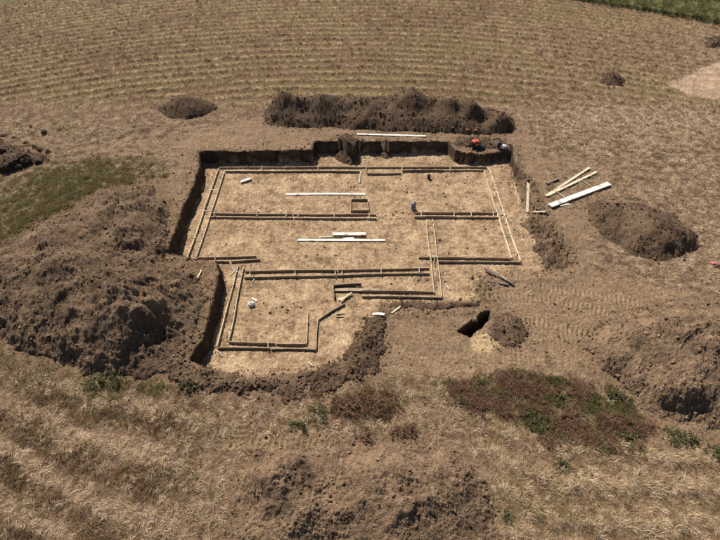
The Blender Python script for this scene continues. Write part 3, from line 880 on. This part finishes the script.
FORM_H = .19
def form_side(parent, a, b, mat, rnd, thick=.045):
    """one side of a formwork trench: upright boards end to end, none longer than 6 m"""
    a, b = Vector((*a, 0)), Vector((*b, 0))
    d = b - a
    L = d.length
    n = max(1, math.ceil(L / 6.0))
    ang = math.atan2(d.y, d.x)
    for i in range(n):
        l = L / n - .006
        vs, fs = board_geo(l, thick, FORM_H + rnd.uniform(-.03, .03), 6, .05, rnd.randint(0, 9999))
        o = mesh_obj('board', vs, fs, mat, parent)
        p = a + d * (i / n)
        off = Vector((-d.y, d.x, 0)).normalized() * rnd.uniform(-.012, .012)
        q = p + off
        mz = min(zat(q.x + d.x / L * l * t, q.y + d.y / L * l * t, False) for t in (0, .25, .5, .75, 1))
        o.location = Vector((q.x, q.y, mz - .015)) - parent.location
        o.rotation_euler = (rnd.uniform(-.05, .05), 0, ang + rnd.uniform(-.006, .006))

def stick(name, parent, a, b, r, mat, base=Vector((0, 0, 0))):
    """thin square lath from a to b (world), child coordinates relative to base"""
    a, b = Vector(a), Vector(b)
    d = (b - a)
    u = d.cross(Vector((0, 0, 1)))
    u = u.normalized() if u.length > 1e-4 else Vector((1, 0, 0))
    v = d.cross(u).normalized()
    org = a - base
    vs = []
    for p in (Vector((0, 0, 0)), d):
        for s, t in ((-1, -1), (1, -1), (1, 1), (-1, 1)):
            vs.append(p + u * r * s + v * r * t)
    fs = [(0, 1, 5, 4), (1, 2, 6, 5), (2, 3, 7, 6), (3, 0, 4, 7), (0, 3, 2, 1), (4, 5, 6, 7)]
    o = mesh_obj(name, vs, fs, mat, parent)
    o.location = org
    return o

M_lath = wood_mat('lath_wood', (.50, .42, .30), (.70, .62, .48))
ZT = .19
def formwork(label, sides, ties=(), mat=None, seed=0, stakes=True):
    """sides: list of (px0,py0,px1,py1) traced along the lit top edges; ties: (px,py0,py1) laths nailed across the trench"""
    rnd = random.Random(seed)
    mat = mat or M_form
    c = Vector((*P(.5 * (sides[0][0] + sides[0][2]), .5 * (sides[0][1] + sides[0][3]), 0), 0))
    e = empty('formwork_trench', c)
    tag(e, label, 'formwork', 'board formwork for the strip foundation')
    for (x0, y0, x1, y1) in sides:
        form_side(e, P(x0, y0, ZT), P(x1, y1, ZT), mat, rnd)
    for (x0, y0, x1, y1) in ties:
        p, q = P(x0, y0, ZT), P(x1, y1, ZT)
        d = (Vector(q) - Vector(p)).normalized() * .07
        stick('tie_lath', e, (p[0] - d.x, p[1] - d.y, FORM_H + .03), (q[0] + d.x, q[1] + d.y, FORM_H + .03), .016, M_lath, c)
    for k, (x0, y0, x1, y1) in enumerate(sides):
        p, q = Vector(P(x0, y0, ZT)), Vector(P(x1, y1, ZT))
        d = q - p
        nrm = Vector((-d.y, d.x)).normalized() * .05 * (1 if k % 2 == 0 else -1)
        t = rnd.uniform(.3, .8)
        while t < d.length - .2:
            w = p + d.normalized() * t + nrm * (1 if nrm.y >= 0 or abs(nrm.y) < .03 else 1)
            zb = zat(w.x, w.y, False)
            stick('stake', e, (w.x, w.y, zb - .05), (w.x + rnd.uniform(-.03, .03), w.y + rnd.uniform(-.03, .03), FORM_H + rnd.uniform(-.05, .06)), .018, M_form, c)
            t += rnd.uniform(1.2, 2.4)
    if stakes:
        for (x0, y0, x1, y1) in ties:
            for (sx, sy, tx, ty) in ((x0, y0, x1, y1), (x1, y1, x0, y0)):
                p, q = Vector(P(sx, sy, ZT)), Vector(P(tx, ty, ZT))
                d = (p - q).normalized()
                s = p + d * .058
                zb = zat(s.x, s.y, False)
                stick('stake', e, (s.x, s.y, zb - .05), (s.x + rnd.uniform(-.02, .02), s.y + rnd.uniform(-.02, .02), FORM_H + rnd.uniform(.05, .12)), .016, M_lath, c)
    return e

def hties(xs, y0l, y0r, y1l, y1r, xl, xr):
    r = []
    for x in xs:
        t = (x - xl) / (xr - xl)
        r.append((x, y0l + (y0r - y0l) * t, x + .2, y1l + (y1r - y1l) * t))
    return r

formwork('long formwork trench along the foot of the back pit wall',
         [(219, 166.6, 487, 166.2), (225, 170.2, 360, 170.6), (367, 172.6, 401, 172.4), (403, 169.8, 484, 169.5)], hties([262, 318, 366, 402, 450], 166.6, 166.2, 170.3, 170, 219, 487), seed=1)
formwork('slanting formwork trench along the left pit wall', [(218.5, 168.3, 186, 260.5), (224, 171.5, 196.3, 256)],
         [(211, 190, 217.6, 190), (203.6, 211, 210.6, 211), (194, 238, 202, 238)], M_formpale, seed=2, stakes=False)
formwork('short formwork corner boards by the shelf of the left heap', [(196.8, 256.4, 256, 254.8), (186.6, 261, 229, 260.2), (231, 260.4, 260, 258.2)], hties([215], 256.2, 255, 261, 258.5, 186, 260), seed=3)
formwork('inner formwork trench ending beside the small square wooden frame', [(211, 212.4, 292, 212.9), (293, 213.2, 376.5, 213.8), (210, 215.8, 293, 217.0), (294, 217.0, 376.5, 217.6)],
         hties([214, 257, 286, 298, 334, 369], 212.4, 213.8, 215.8, 217.6, 210, 376), seed=4)
formwork('inner formwork trench running from the blue drum to the pale right-hand trench', [(415, 211.8, 497.5, 212.2), (414.5, 216.2, 499, 216.3)], hties([421, 454, 471, 493], 211.8, 212.2, 216.2, 216.3, 415, 499), seed=5)
formwork('pale slanting formwork trench along the soft right bank', [(484.2, 170.5, 511.8, 257), (489, 167.3, 520.5, 260)],
         [(489.6, 186, 495.4, 186), (497.6, 212, 504.6, 212), (504.6, 234, 511.6, 234)], M_pale, seed=6, stakes=False)
formwork('formwork trench closing the front right corner of the house outline', [(419, 256.6, 511, 257.3), (437.5, 260.4, 521, 261)], hties([434], 256.7, 257.3, 260.4, 261, 419, 521), seed=7)
formwork('pale narrow formwork trench crossing between two inner trenches on the right', [(427, 218.5, 434.4, 292.2), (432.6, 218.5, 441.6, 296)],
         [(430, 246, 436.3, 246), (430.6, 250, 436.9, 250), (432.6, 257.4, 437.8, 257.4), (428, 222, 433.5, 222)], M_pale, seed=8, stakes=False)
formwork('longest inner formwork trench across the pit above the crumpled white bag', [(245, 270.6, 337, 269.3), (338, 269.2, 429.5, 267.3), (244, 276.6, 336, 275.0), (337, 274.6, 430, 272.2)],
         hties([250, 295, 335, 342, 381, 419], 270.6, 267.4, 276.6, 272.3, 244, 430), seed=9)
formwork('lower short formwork trench behind the thin clod line', [(362, 290, 434, 291.2), (362, 295.4, 442, 296.8)], (), seed=10)
formwork('slanting formwork trench on the left of the lower annex', [(238, 264.5, 217, 346), (243.5, 266.5, 228.3, 340.5)], [(236, 272, 242, 272)], M_formpale, seed=11, stakes=False)
formwork('formwork trench along the front of the lower annex beside the dark clods', [(228.6, 341, 275, 342.4), (276, 342.8, 306, 343), (217.4, 346.8, 270, 347.4), (271, 347.8, 316, 348.2)], hties([268], 341.8, 343, 347, 348, 217, 316), seed=12)
formwork('short formwork return with a diagonal brace on the right of the annex', [(307.9, 311, 306.4, 342.6), (318.2, 319, 316.4, 347.8), (318.4, 318.6, 345, 302.5)], (), seed=13)

def plank(name, label, x0, y0, x1, y1, w, t, mat, cat='plank', group=None, top=True, lift=0.0, seed=0):
    a, b = on(x0, y0, top), on(x1, y1, top)
    d = b - a
    L = d.length
    vs, fs = board_geo(L, w, t, 6, .03, seed)
    o = mesh_obj(name, vs, fs, mat)
    ang = math.atan2(d.y, d.x)
    el = math.atan2(d.z, math.hypot(d.x, d.y))
    # rest it on the highest bump under it
    mx = max(zat(a.x + d.x * u, a.y + d.y * u, top) - (a.z + d.z * u) for u in np.linspace(0, 1, 9))
    o.location = a + Vector((0, 0, max(mx, 0) + lift))
    o.rotation_euler = Matrix.Rotation(ang, 4, 'Z').to_3x3().to_4x4().to_euler()
    o.rotation_euler = (Matrix.Rotation(ang, 4, 'Z') @ Matrix.Rotation(-el, 4, 'Y')).to_euler()
    tag(o, label, cat, group)
    return o

plank('plank', 'white plank lying on bare soil between the long dark ridge and the back pit wall', 357, 134.6, 425.5, 136.6, .20, .05, M_white, seed=1)
plank('plank', 'long white plank on the pit floor just above the small square frame', 286, 194.6, 365, 194.4, .19, .05, M_white, seed=2)
plank('plank', 'long white plank on the pit floor, the longer of two lying together', 298, 240.6, 385, 240.8, .17, .05, M_white, seed=3)
plank('plank', 'shorter white plank with a dark underside beside the longest white plank', 333, 235.6, 365.5, 235.4, .24, .05, M_white, seed=4, lift=.12)
plank('plank', 'thin pale slat poking out from under the shorter white plank', 320, 237.3, 345, 236.4, .10, .03, M_pale, seed=5)
plank('plank', 'short split offcut between the two white planks', 343, 239.2, 354, 238.6, .16, .05, M_white, seed=6)
plank('plank', 'upper of two slim pine planks meeting in a point near the soil mound', 545.5, 197, 589, 168.6, .20, .05, M_pale, seed=7)
plank('plank', 'lower of two slim pine planks meeting in a point near the soil mound', 547, 196.6, 596, 173, .20, .05, M_pale, seed=8, lift=.03)
plank('plank', 'broad pale plank, widest of the planks beside the soil mound', 549.5, 207.3, 608.5, 185, .42, .10, M_white, seed=9, lift=.05)
plank('plank', 'narrow plank half hidden under the broad pale plank', 560, 206.4, 569, 204.4, .16, .04, M_white, seed=10)
plank('lath', 'thin lath bridging the slim planks and the broad plank at their far end', 581.5, 181, 592, 188.4, .05, .03, M_pale, 'lath', seed=11, lift=.06)
plank('lath', 'thin lath bridging the slim planks and the broad plank at their near end', 557, 193, 566, 199.4, .05, .03, M_pale, 'lath', seed=12, lift=.06)
plank('plank', 'pine plank lying crosswise beside the soft right bank', 528.4, 182.6, 527.2, 212.6, .19, .05, M_pale, seed=13)
plank('lath', 'short pale lath at the end of the crosswise pine plank', 533, 212.8, 545.5, 212.6, .11, .04, M_pale, 'lath', seed=14)
plank('offcut', 'small white offcut lying on the dark clods near the annex', 372.6, 316.4, 384.6, 316.8, .17, .06, M_white, 'offcut', seed=15, lift=.04)
plank('lath', 'small pale stick lying slanted before the thin clod line', 391.6, 313.6, 400.4, 306.8, .07, .04, M_pale, 'lath', seed=16)
plank('plank', 'weathered dark plank, longer of two on the disturbed soil', 484, 270.5, 512.6, 285.4, .17, .05, M_old, seed=17, lift=.05)
plank('plank', 'weathered dark plank, shorter of two on the disturbed soil', 487, 281.5, 508, 285.6, .13, .05, M_old, seed=18, lift=.03)
plank('lath', 'thin pale lath crossing the weathered dark planks', 489, 268.5, 506, 281, .04, .03, M_lath, 'lath', seed=19, lift=.11)
plank('log', 'short reddish-brown log on bare soil near the slim planks', 546.5, 184.6, 558, 179.6, .20, .14, M_old, 'log', seed=20)
plank('lath', 'small pale stick lying on the shelf of the big left heap', 197.4, 278.4, 201.6, 270.6, .07, .04, M_pale, 'lath', seed=21, lift=.03)
plank('offcut', 'dark board with a white edge lying alone near the back left formwork corner', 241, 183.4, 251.5, 180, .20, .10, M_white, 'offcut', seed=22, lift=.05)
plank('board', 'dark short board closing the end of the lower short formwork trench', 333.5, 288.4, 361.5, 286.4, .06, .28, M_old, 'board', seed=23)
plank('board', 'reddish-brown plank laid across the end of the lower short trench', 335, 290.8, 380, 291.4, .25, .05, M_form, 'board', seed=24, lift=.06)
plank('board', 'short dark board standing at right angles beside the reddish-brown plank', 333.4, 288.6, 334.4, 300, .05, .26, M_old, 'board', seed=25)
plank('plank', 'pale plank leaning beside the diagonal brace of the annex', 341, 302.4, 352, 294, .12, .04, M_formpale, seed=26, lift=.10)
plank('plank', 'pale short plank lying under the tip of the diagonal brace', 338, 300, 350, 296.6, .18, .04, M_pale, seed=27)
plank('lath', 'thin brown lath on the annex floor below the diagonal brace', 336.5, 314.4, 344.4, 313.6, .06, .04, M_form, 'lath', seed=28)
plank('lath', 'second thin brown lath below the diagonal brace', 336, 317.2, 344, 317, .05, .04, M_form, 'lath', seed=29)
plank('lath', 'thin post-like lath reaching from the back trench towards the long white plank', 360.3, 173, 359.6, 183.6, .06, .12, M_lath, 'lath', seed=30)
for k, (x0, y0, x1, y1, t) in enumerate([(252, 283.5, 255.4, 278, 'thin lath leaning from the front of the longest inner trench'), (232.6, 268, 238.6, 277, 'thin lath tangled at the left end of the annex trench'),
                                         (217, 351, 222.6, 356.6, 'pale splinter of wood at the front left annex corner'), (308, 362, 313, 366.5, 'pale splinter lying near the dark windrow'),
                                         (445, 284, 449, 290, 'pale splinter right of the narrow crossing trench'), (230.4, 276, 236, 269, 'second thin lath tangled at the left end of the annex trench')]):
    plank('lath', t, x0, y0, x1, y1, .045, .035, M_lath, 'lath', seed=40 + k, lift=.02)

# small square wooden frame on the pit floor: four boards
c = Vector((*P(359, 204, 0), 0))
fr = empty('square_frame', c)
tag(fr, 'small square box frame of brown boards on the pit floor', 'wooden frame')
cs = [P(351, 198.5, .22), P(368, 198.5, .22), P(368.6, 209.6, .22), P(350.8, 209.6, .22)]
for i in range(4):
    a, b = Vector((*cs[i], 0)), Vector((*cs[(i + 1) % 4], 0))
    d = (b - a)
    vs, fs = board_geo(d.length - .03, .04, .2, 3, .01, i)
    o = mesh_obj('board', vs, fs, M_form, fr)
    o.location = a - c + Vector((0, 0, -.01))
    o.rotation_euler = (0, 0, math.atan2(d.y, d.x))

def lathe_obj(name, prof, mat, parent=None, n=20, loc=(0, 0, 0), rot=(0, 0, 0)):
    vs, fs = [], []
    for (r, z) in prof:
        for k in range(n):
            a = 2 * math.pi * k / n
            vs.append((r * math.cos(a), r * math.sin(a), z))
    for i in range(len(prof) - 1):
        for k in range(n):
            fs.append((i * n + k, i * n + (k + 1) % n, (i + 1) * n + (k + 1) % n, (i + 1) * n + k))
    fs.append(tuple(range(n))[::-1])
    fs.append(tuple((len(prof) - 1) * n + k for k in range(n)))
    o = mesh_obj(name, vs, fs, mat, parent, True)
    o.location = loc
    o.rotation_euler = rot
    return o

def box_obj(name, size, mat, parent=None, loc=(0, 0, 0), rot=(0, 0, 0), bev=.02):
    bm = bmesh.new()
    bmesh.ops.create_cube(bm, size=1)
    for v in bm.verts: v.co = Vector((v.co.x * size[0], v.co.y * size[1], v.co.z * size[2] + size[2] / 2))
    if bev: bmesh.ops.bevel(bm, geom=bm.edges[:], offset=bev, segments=2, affect='EDGES', profile=.6)
    me = bpy.data.meshes.new(name); bm.to_mesh(me); bm.free()
    me.materials.append(mat)
    o = bpy.data.objects.new(name, me); col.objects.link(o)
    o.parent = parent; o.location = loc; o.rotation_euler = rot
    return o

M_blue = plain_mat('blue_grey_plastic', (.20, .20, .26), .5)
M_navy = plain_mat('navy_plastic', (.025, .030, .055), .45)
M_black = plain_mat('black_rubber', (.018, .017, .017), .6)
M_redp = plain_mat('red_paint', (.52, .065, .035), .55)
M_orange = plain_mat('orange_paint', (.75, .28, .06), .45)
M_steel = plain_mat('grey_steel', (.28, .27, .26), .4, .2, .8)
M_bag = plain_mat('white_bag', (.78, .74, .68), .6, .08)
M_pink = plain_mat('faded_red_cloth', (.42, .15, .12), .85)

# blue-grey drum
p = on(413.4, 209.2)
e = tag(empty('plastic_drum', p), 'blue-grey plastic drum with a dark band at the end of the inner trench', 'drum')
lathe_obj('body', [(.12, 0), (.165, .015), (.175, .06), (.175, .22), (.165, .24), (.165, .30), (.175, .32), (.175, .52), (.15, .60), (.09, .625)], M_blue, e, loc=(0, 0, -.01))
lathe_obj('band', [(.172, .225), (.181, .23), (.181, .305), (.172, .31)], M_navy, e)
lathe_obj('cap', [(.05, .61), (.05, .66), (.04, .67)], M_black, e, 12, (.03, 0, 0))

# red generator
p = on(474.5, 147.5)
e = tag(empty('generator', p, .35), 'red portable generator with black frame on the rim of the back wall', 'generator')
box_obj('engine', (.55, .40, .34), M_black, e, (0, 0, .09), bev=.03)
tk = box_obj('tank', (.56, .44, .20), M_redp, e, (0, 0, .47), bev=.05)
lathe_obj('fuel_cap', [(.05, 0), (.05, .035), (.03, .045)], M_black, tk, 12, (.05, 0, .20))
box_obj('control_panel', (.30, .03, .20), M_orange, e, (.08, -.225, .22), bev=.008)
box_obj('muffler', (.10, .30, .16), M_steel, e, (.34, 0, .30), bev=.03)
for sx in (-1, 1):
    for sy in (-1, 1):
        box_obj('frame_post', (.03, .03, .66), M_black, e, (sx * .34, sy * .25, -.02), bev=.006)
for sy in (-1, 1):
    box_obj('frame_rail', (.71, .03, .03), M_black, e, (0, sy * .25, .64), bev=.006)
    box_obj('frame_rail', (.71, .03, .03), M_black, e, (0, sy * .25, .05), bev=.006)
for sy in (-1, 1):
    lathe_obj('wheel', [(.05, -.03), (.10, -.03), (.10, .03), (.05, .03)], M_black, e, 16, (-.36, sy * .30, .09), (math.pi / 2, 0, 0))

def lump(name, label, cat, px, py, sx, sy, sz, mat, seed, fold=.25, rz=0, sub=3):
    """soft crumpled thing: sack, rag, bag"""
    r = random.Random(seed)
    bm = bmesh.new()
    bmesh.ops.create_icosphere(bm, subdivisions=sub, radius=1)
    ph = [(Vector((r.uniform(-1, 1), r.uniform(-1, 1), r.uniform(-1, 1))) * 4.5, r.uniform(0, 6)) for _ in range(6)]
    for v in bm.verts:
        k = sum(abs(math.sin(v.co.dot(a) + b)) for a, b in ph) / 6
        q = v.co * (1 - fold + fold * 1.6 * k)
        m = max(abs(q.x), abs(q.y)) ** .25 if max(abs(q.x), abs(q.y)) > 0 else 1
        v.co = Vector((q.x * sx, q.y * sy, max(q.z, -.55) * sz + .5 * sz))
    me = bpy.data.meshes.new(name); bm.to_mesh(me); bm.free()
    me.materials.append(mat)
    o = bpy.data.objects.new(name, me); col.objects.link(o)
    p = on(px, py)
    o.location = p; o.rotation_euler = (0, 0, rz)
    tag(o, label, cat)
    return o

lump('tool_bag', 'black slumped tool bag in front of the red generator', 'bag', 480, 149.4, .42, .24, .26, M_black, 3, .25, -.3)
lump('rag', 'small faded pinkish scrap at the foot of the long dark ridge', 'rag', 467.4, 130.6, .14, .11, .12, M_pink, 4, .4)
lump('rag', 'bright red scrap lying just behind the red generator', 'rag', 476.4, 131, .12, .10, .10, M_redp, 5, .4)
lump('sack', 'small white sack lying beside the dark jerrycan', 'sack', 503.6, 147.6, .34, .19, .17, M_bag, 6, .25, .3)
lump('plastic_bag', 'crumpled white plastic bag on the annex floor', 'bag', 251.6, 305.4, .19, .17, .20, M_bag, 7, .35, .3)
lump('rag', 'faded pinkish-red rag in the dry grass right of the oval mound', 'rag', 716, 265, .42, .16, .14, M_pink, 9, .45, -.2)
plank('offcut', 'white strip of wood lying just behind the crumpled white bag', 252, 298.2, 257, 301.4, .11, .04, M_white, 'offcut', seed=60, lift=.02)

# navy jerrycan
p = on(499, 147.2)
e = tag(empty('jerrycan', p, .2), 'dark navy jerrycan standing on the rim beside a white sack', 'jerrycan')
box_obj('body', (.32, .22, .46), M_navy, e, (0, 0, -.01), bev=.045)
box_obj('handle', (.20, .035, .035), M_navy, e, (0, 0, .50), bev=.012)
for s in (-1, 1): box_obj('handle_post', (.035, .035, .07), M_navy, e, (s * .085, 0, .44), bev=.008)
lathe_obj('cap', [(.035, 0), (.035, .06), (.03, .07)], M_black, e, 12, (.115, .03, .43))

# black bucket with a clod beside it
p = on(428.6, 178.6)
e = tag(empty('bucket', p, .4), 'small black bucket on the pit floor near the back trench', 'bucket')
lathe_obj('body', [(.105, 0), (.11, .01), (.15, .30), (.158, .30), (.158, .315), (.143, .315), (.104, .02), (.0005, .02)], M_black, e, 20, (0, 0, -.005))
hv, hf = [], []
for k in range(13):
    a = math.pi * k / 12
    cpt = Vector((math.cos(a) * .152, .02 + .11 * math.sin(a), .30 + .05 * math.sin(a)))
    for s, t in ((-1, -1), (1, -1), (1, 1), (-1, 1)): hv.append(cpt + Vector((0, s * .006, t * .006)))
for k in range(12):
    for j in range(4): hf.append((k * 4 + j, k * 4 + (j + 1) % 4, k * 4 + 4 + (j + 1) % 4, k * 4 + 4 + j))
mesh_obj('handle', hv, hf, M_steel, e)

# big single clods on the left field edge
def big_clod(px, py, s, seed, label, group):
    r = random.Random(seed)
    bm = bmesh.new()
    bmesh.ops.create_icosphere(bm, subdivisions=3, radius=.5)
    off = [Vector((r.uniform(-1, 1), r.uniform(-1, 1), r.uniform(-1, 1))).normalized() for _ in range(10)]
    lim = [r.uniform(.24, .42) for _ in off]
    for v in bm.verts:
        for a, l in zip(off, lim):
            k = v.co.dot(a)
            if k > l: v.co -= a * (k - l) * .92
        v.co *= r.uniform(.93, 1.07)
        v.co = Vector((v.co.x * 1.3, v.co.y, v.co.z * .8)) * s
    me = bpy.data.meshes.new('soil_clod'); bm.to_mesh(me); bm.free()
    a = me.attributes.new('albedo', 'FLOAT_COLOR', 'POINT')
    t = r.uniform(.7, 1.15)
    a.data.foreach_set('color', np.tile([.088 * t, .058 * t, .038 * t, 1], len(me.vertices)).astype(np.float32))
    me.materials.append(M_heap)
    o = bpy.data.objects.new('soil_clod', me); col.objects.link(o)
    p = on(px, py)
    o.location = p + Vector((0, 0, s * .14))
    o.rotation_euler = (r.uniform(-.3, .3), r.uniform(-.3, .3), r.uniform(0, 6))
    tag(o, label, 'soil clod', group)
g1 = 'large clods scattered by the green strip'
for k, (a, b, s) in enumerate([(22, 158, 1.3), (27, 162, 1.2), (12, 164, 1.0), (2, 152, .9), (38, 162, .8), (40, 150, .75), (48, 152, .6), (45, 133, .8), (31, 127, .5), (26, 143, .5),
                               (14, 138, .45), (6, 168, 1.0), (18, 168, .7), (35, 147, .6), (4, 136, .5), (47, 160, .5)]):
    big_clod(a, b, s * .75, 100 + k, 'large dark soil clod lying beside the green grass strip', g1)

# single bushes and weed tufts
def simple_mat(name, c1, c2):
    m, nt, b = new_mat(name)
    N, L = nt.nodes, nt.links
    nz = N.new('ShaderNodeTexNoise'); nz.inputs['Scale'].default_value = 7; nz.inputs['Detail'].default_value = 3
    rp = N.new('ShaderNodeValToRGB')
    rp.color_ramp.elements[0].position = .35; rp.color_ramp.elements[0].color = (*c1, 1)
    rp.color_ramp.elements[1].position = .65; rp.color_ramp.elements[1].color = (*c2, 1)
    L.new(nz.outputs[0], rp.inputs[0]); L.new(rp.outputs[0], b.inputs['Base Color'])
    b.inputs['Roughness'].default_value = .8
    t = N.new('ShaderNodeBsdfTranslucent'); L.new(rp.outputs[0], t.inputs[0])
    ms = N.new('ShaderNodeMixShader'); ms.inputs[0].default_value = .3
    L.new(b.outputs[0], ms.inputs[1]); L.new(t.outputs[0], ms.inputs[2]); L.new(ms.outputs[0], N['Material Output'].inputs[0])
    return m
M_leafg = simple_mat('green_leaves', (.082, .090, .028), (.160, .155, .058))
M_leafr = simple_mat('red_brown_leaves', (.15, .080, .052), (.28, .160, .10))
M_stem = simple_mat('weed_stem', (.10, .075, .035), (.17, .13, .07))

def bush(label, px, py, rx, h, kind, group, seed):
    r = random.Random(seed)
    h *= .8
    p = on(px, py)
    e = tag(empty('weed_bush', p), label, 'bush', group)
    sv, sf, lv, lf = [], [], [], []
    for k in range(int(26 * max(.6, rx / .5))):
        a, q = r.uniform(0, 6.283), math.sqrt(r.random())
        b0 = Vector((math.cos(a) * q * rx * .35, math.sin(a) * q * rx * .35, -.06))
        hh = h * (1 - .45 * q * q) * r.uniform(.6, 1.1)
        t0 = Vector((math.cos(a) * q * rx + r.uniform(-.08, .08), math.sin(a) * q * rx + r.uniform(-.08, .08), hh))
        s = Vector((-math.sin(a), math.cos(a), 0)) * .006
        n = len(sv)
        sv += [b0 - s, b0 + s, t0 + s * .5, t0 - s * .5]
        sf += [(n, n + 1, n + 2, n + 3)]
        for j in range(16):
            c = b0.lerp(t0, r.uniform(.3, 1.05)) + Vector((r.uniform(-.05, .05), r.uniform(-.05, .05), r.uniform(-.03, .03)))
            u = Vector((r.uniform(-1, 1), r.uniform(-1, 1), r.uniform(-.3, .7))).normalized()
            w = u.cross(Vector((r.uniform(-1, 1), r.uniform(-1, 1), .6))).normalized()
            l = r.uniform(.05, .11)
            n = len(lv)
            lv += [c, c + u * l * .5 + w * l * .3, c + u * l, c + u * l * .5 - w * l * .3]
            lf += [(n, n + 1, n + 2, n + 3)]
    mesh_obj('stems', sv, sf, M_stem, e)
    mesh_obj('foliage', lv, lf, M_leafg if kind == 'g' else M_leafr, e)

gb, grd = 'green bushes in the reddish weed patch', 'reddish weed tufts behind the front heap'
bush('green leafy bush at the foot of the big left heap', 98, 382, .7, .6, 'g', None, 1)
bush('lower green leafy bush beside the bush at the big left heap', 118, 380, .6, .5, 'g', None, 2)
bush('pale green weed clump where the windrow begins', 186, 388, .5, .4, 'g', None, 3)
bush('tall green weed clump between the windrow and the front heap', 318, 414, .7, .55, 'g', None, 4)
bush('green weed clump beside the red-brown weeds behind the front heap', 300, 424, .5, .4, 'g', None, 5)
for k, (a, b, rr_, h) in enumerate([(541, 424, .6, .55), (558, 402, .5, .5), (612, 394, .5, .45), (624, 399, .45, .4), (528, 414, .4, .4), (628, 436, .4, .35), (460, 402, .35, .3), (542, 432, .4, .35)]):
    bush('green leafy bush among the reddish weeds of the patch', a, b, rr_, h, 'g', gb, 20 + k)
for k, (a, b, rr_, h) in enumerate([(364, 436, .5, .4), (398, 434, .45, .4), (408, 430, .5, .5), (345, 410, .6, .5), (362, 404, .7, .55), (378, 408, .6, .5)]):
    bush('reddish-brown weed tuft between the windrow and the front heap', a, b, rr_, h, 'r', grd, 40 + k)
for k, (a, b, rr_, h) in enumerate([(675, 436, .6, .45), (690, 440, .5, .4), (712, 452, .5, .4)]):
    bush('olive green bush at the lower foot of the broad earth bank', a, b, rr_, h, 'g', 'bushes at the foot of the broad bank', 50 + k)
bush('small dry green bush in the matted straw below the weed patch', 562, 466, .4, .3, 'g', None, 60)
bush('small bright green tuft in the straw beside the front heap', 508, 518, .3, .25, 'g', None, 61)
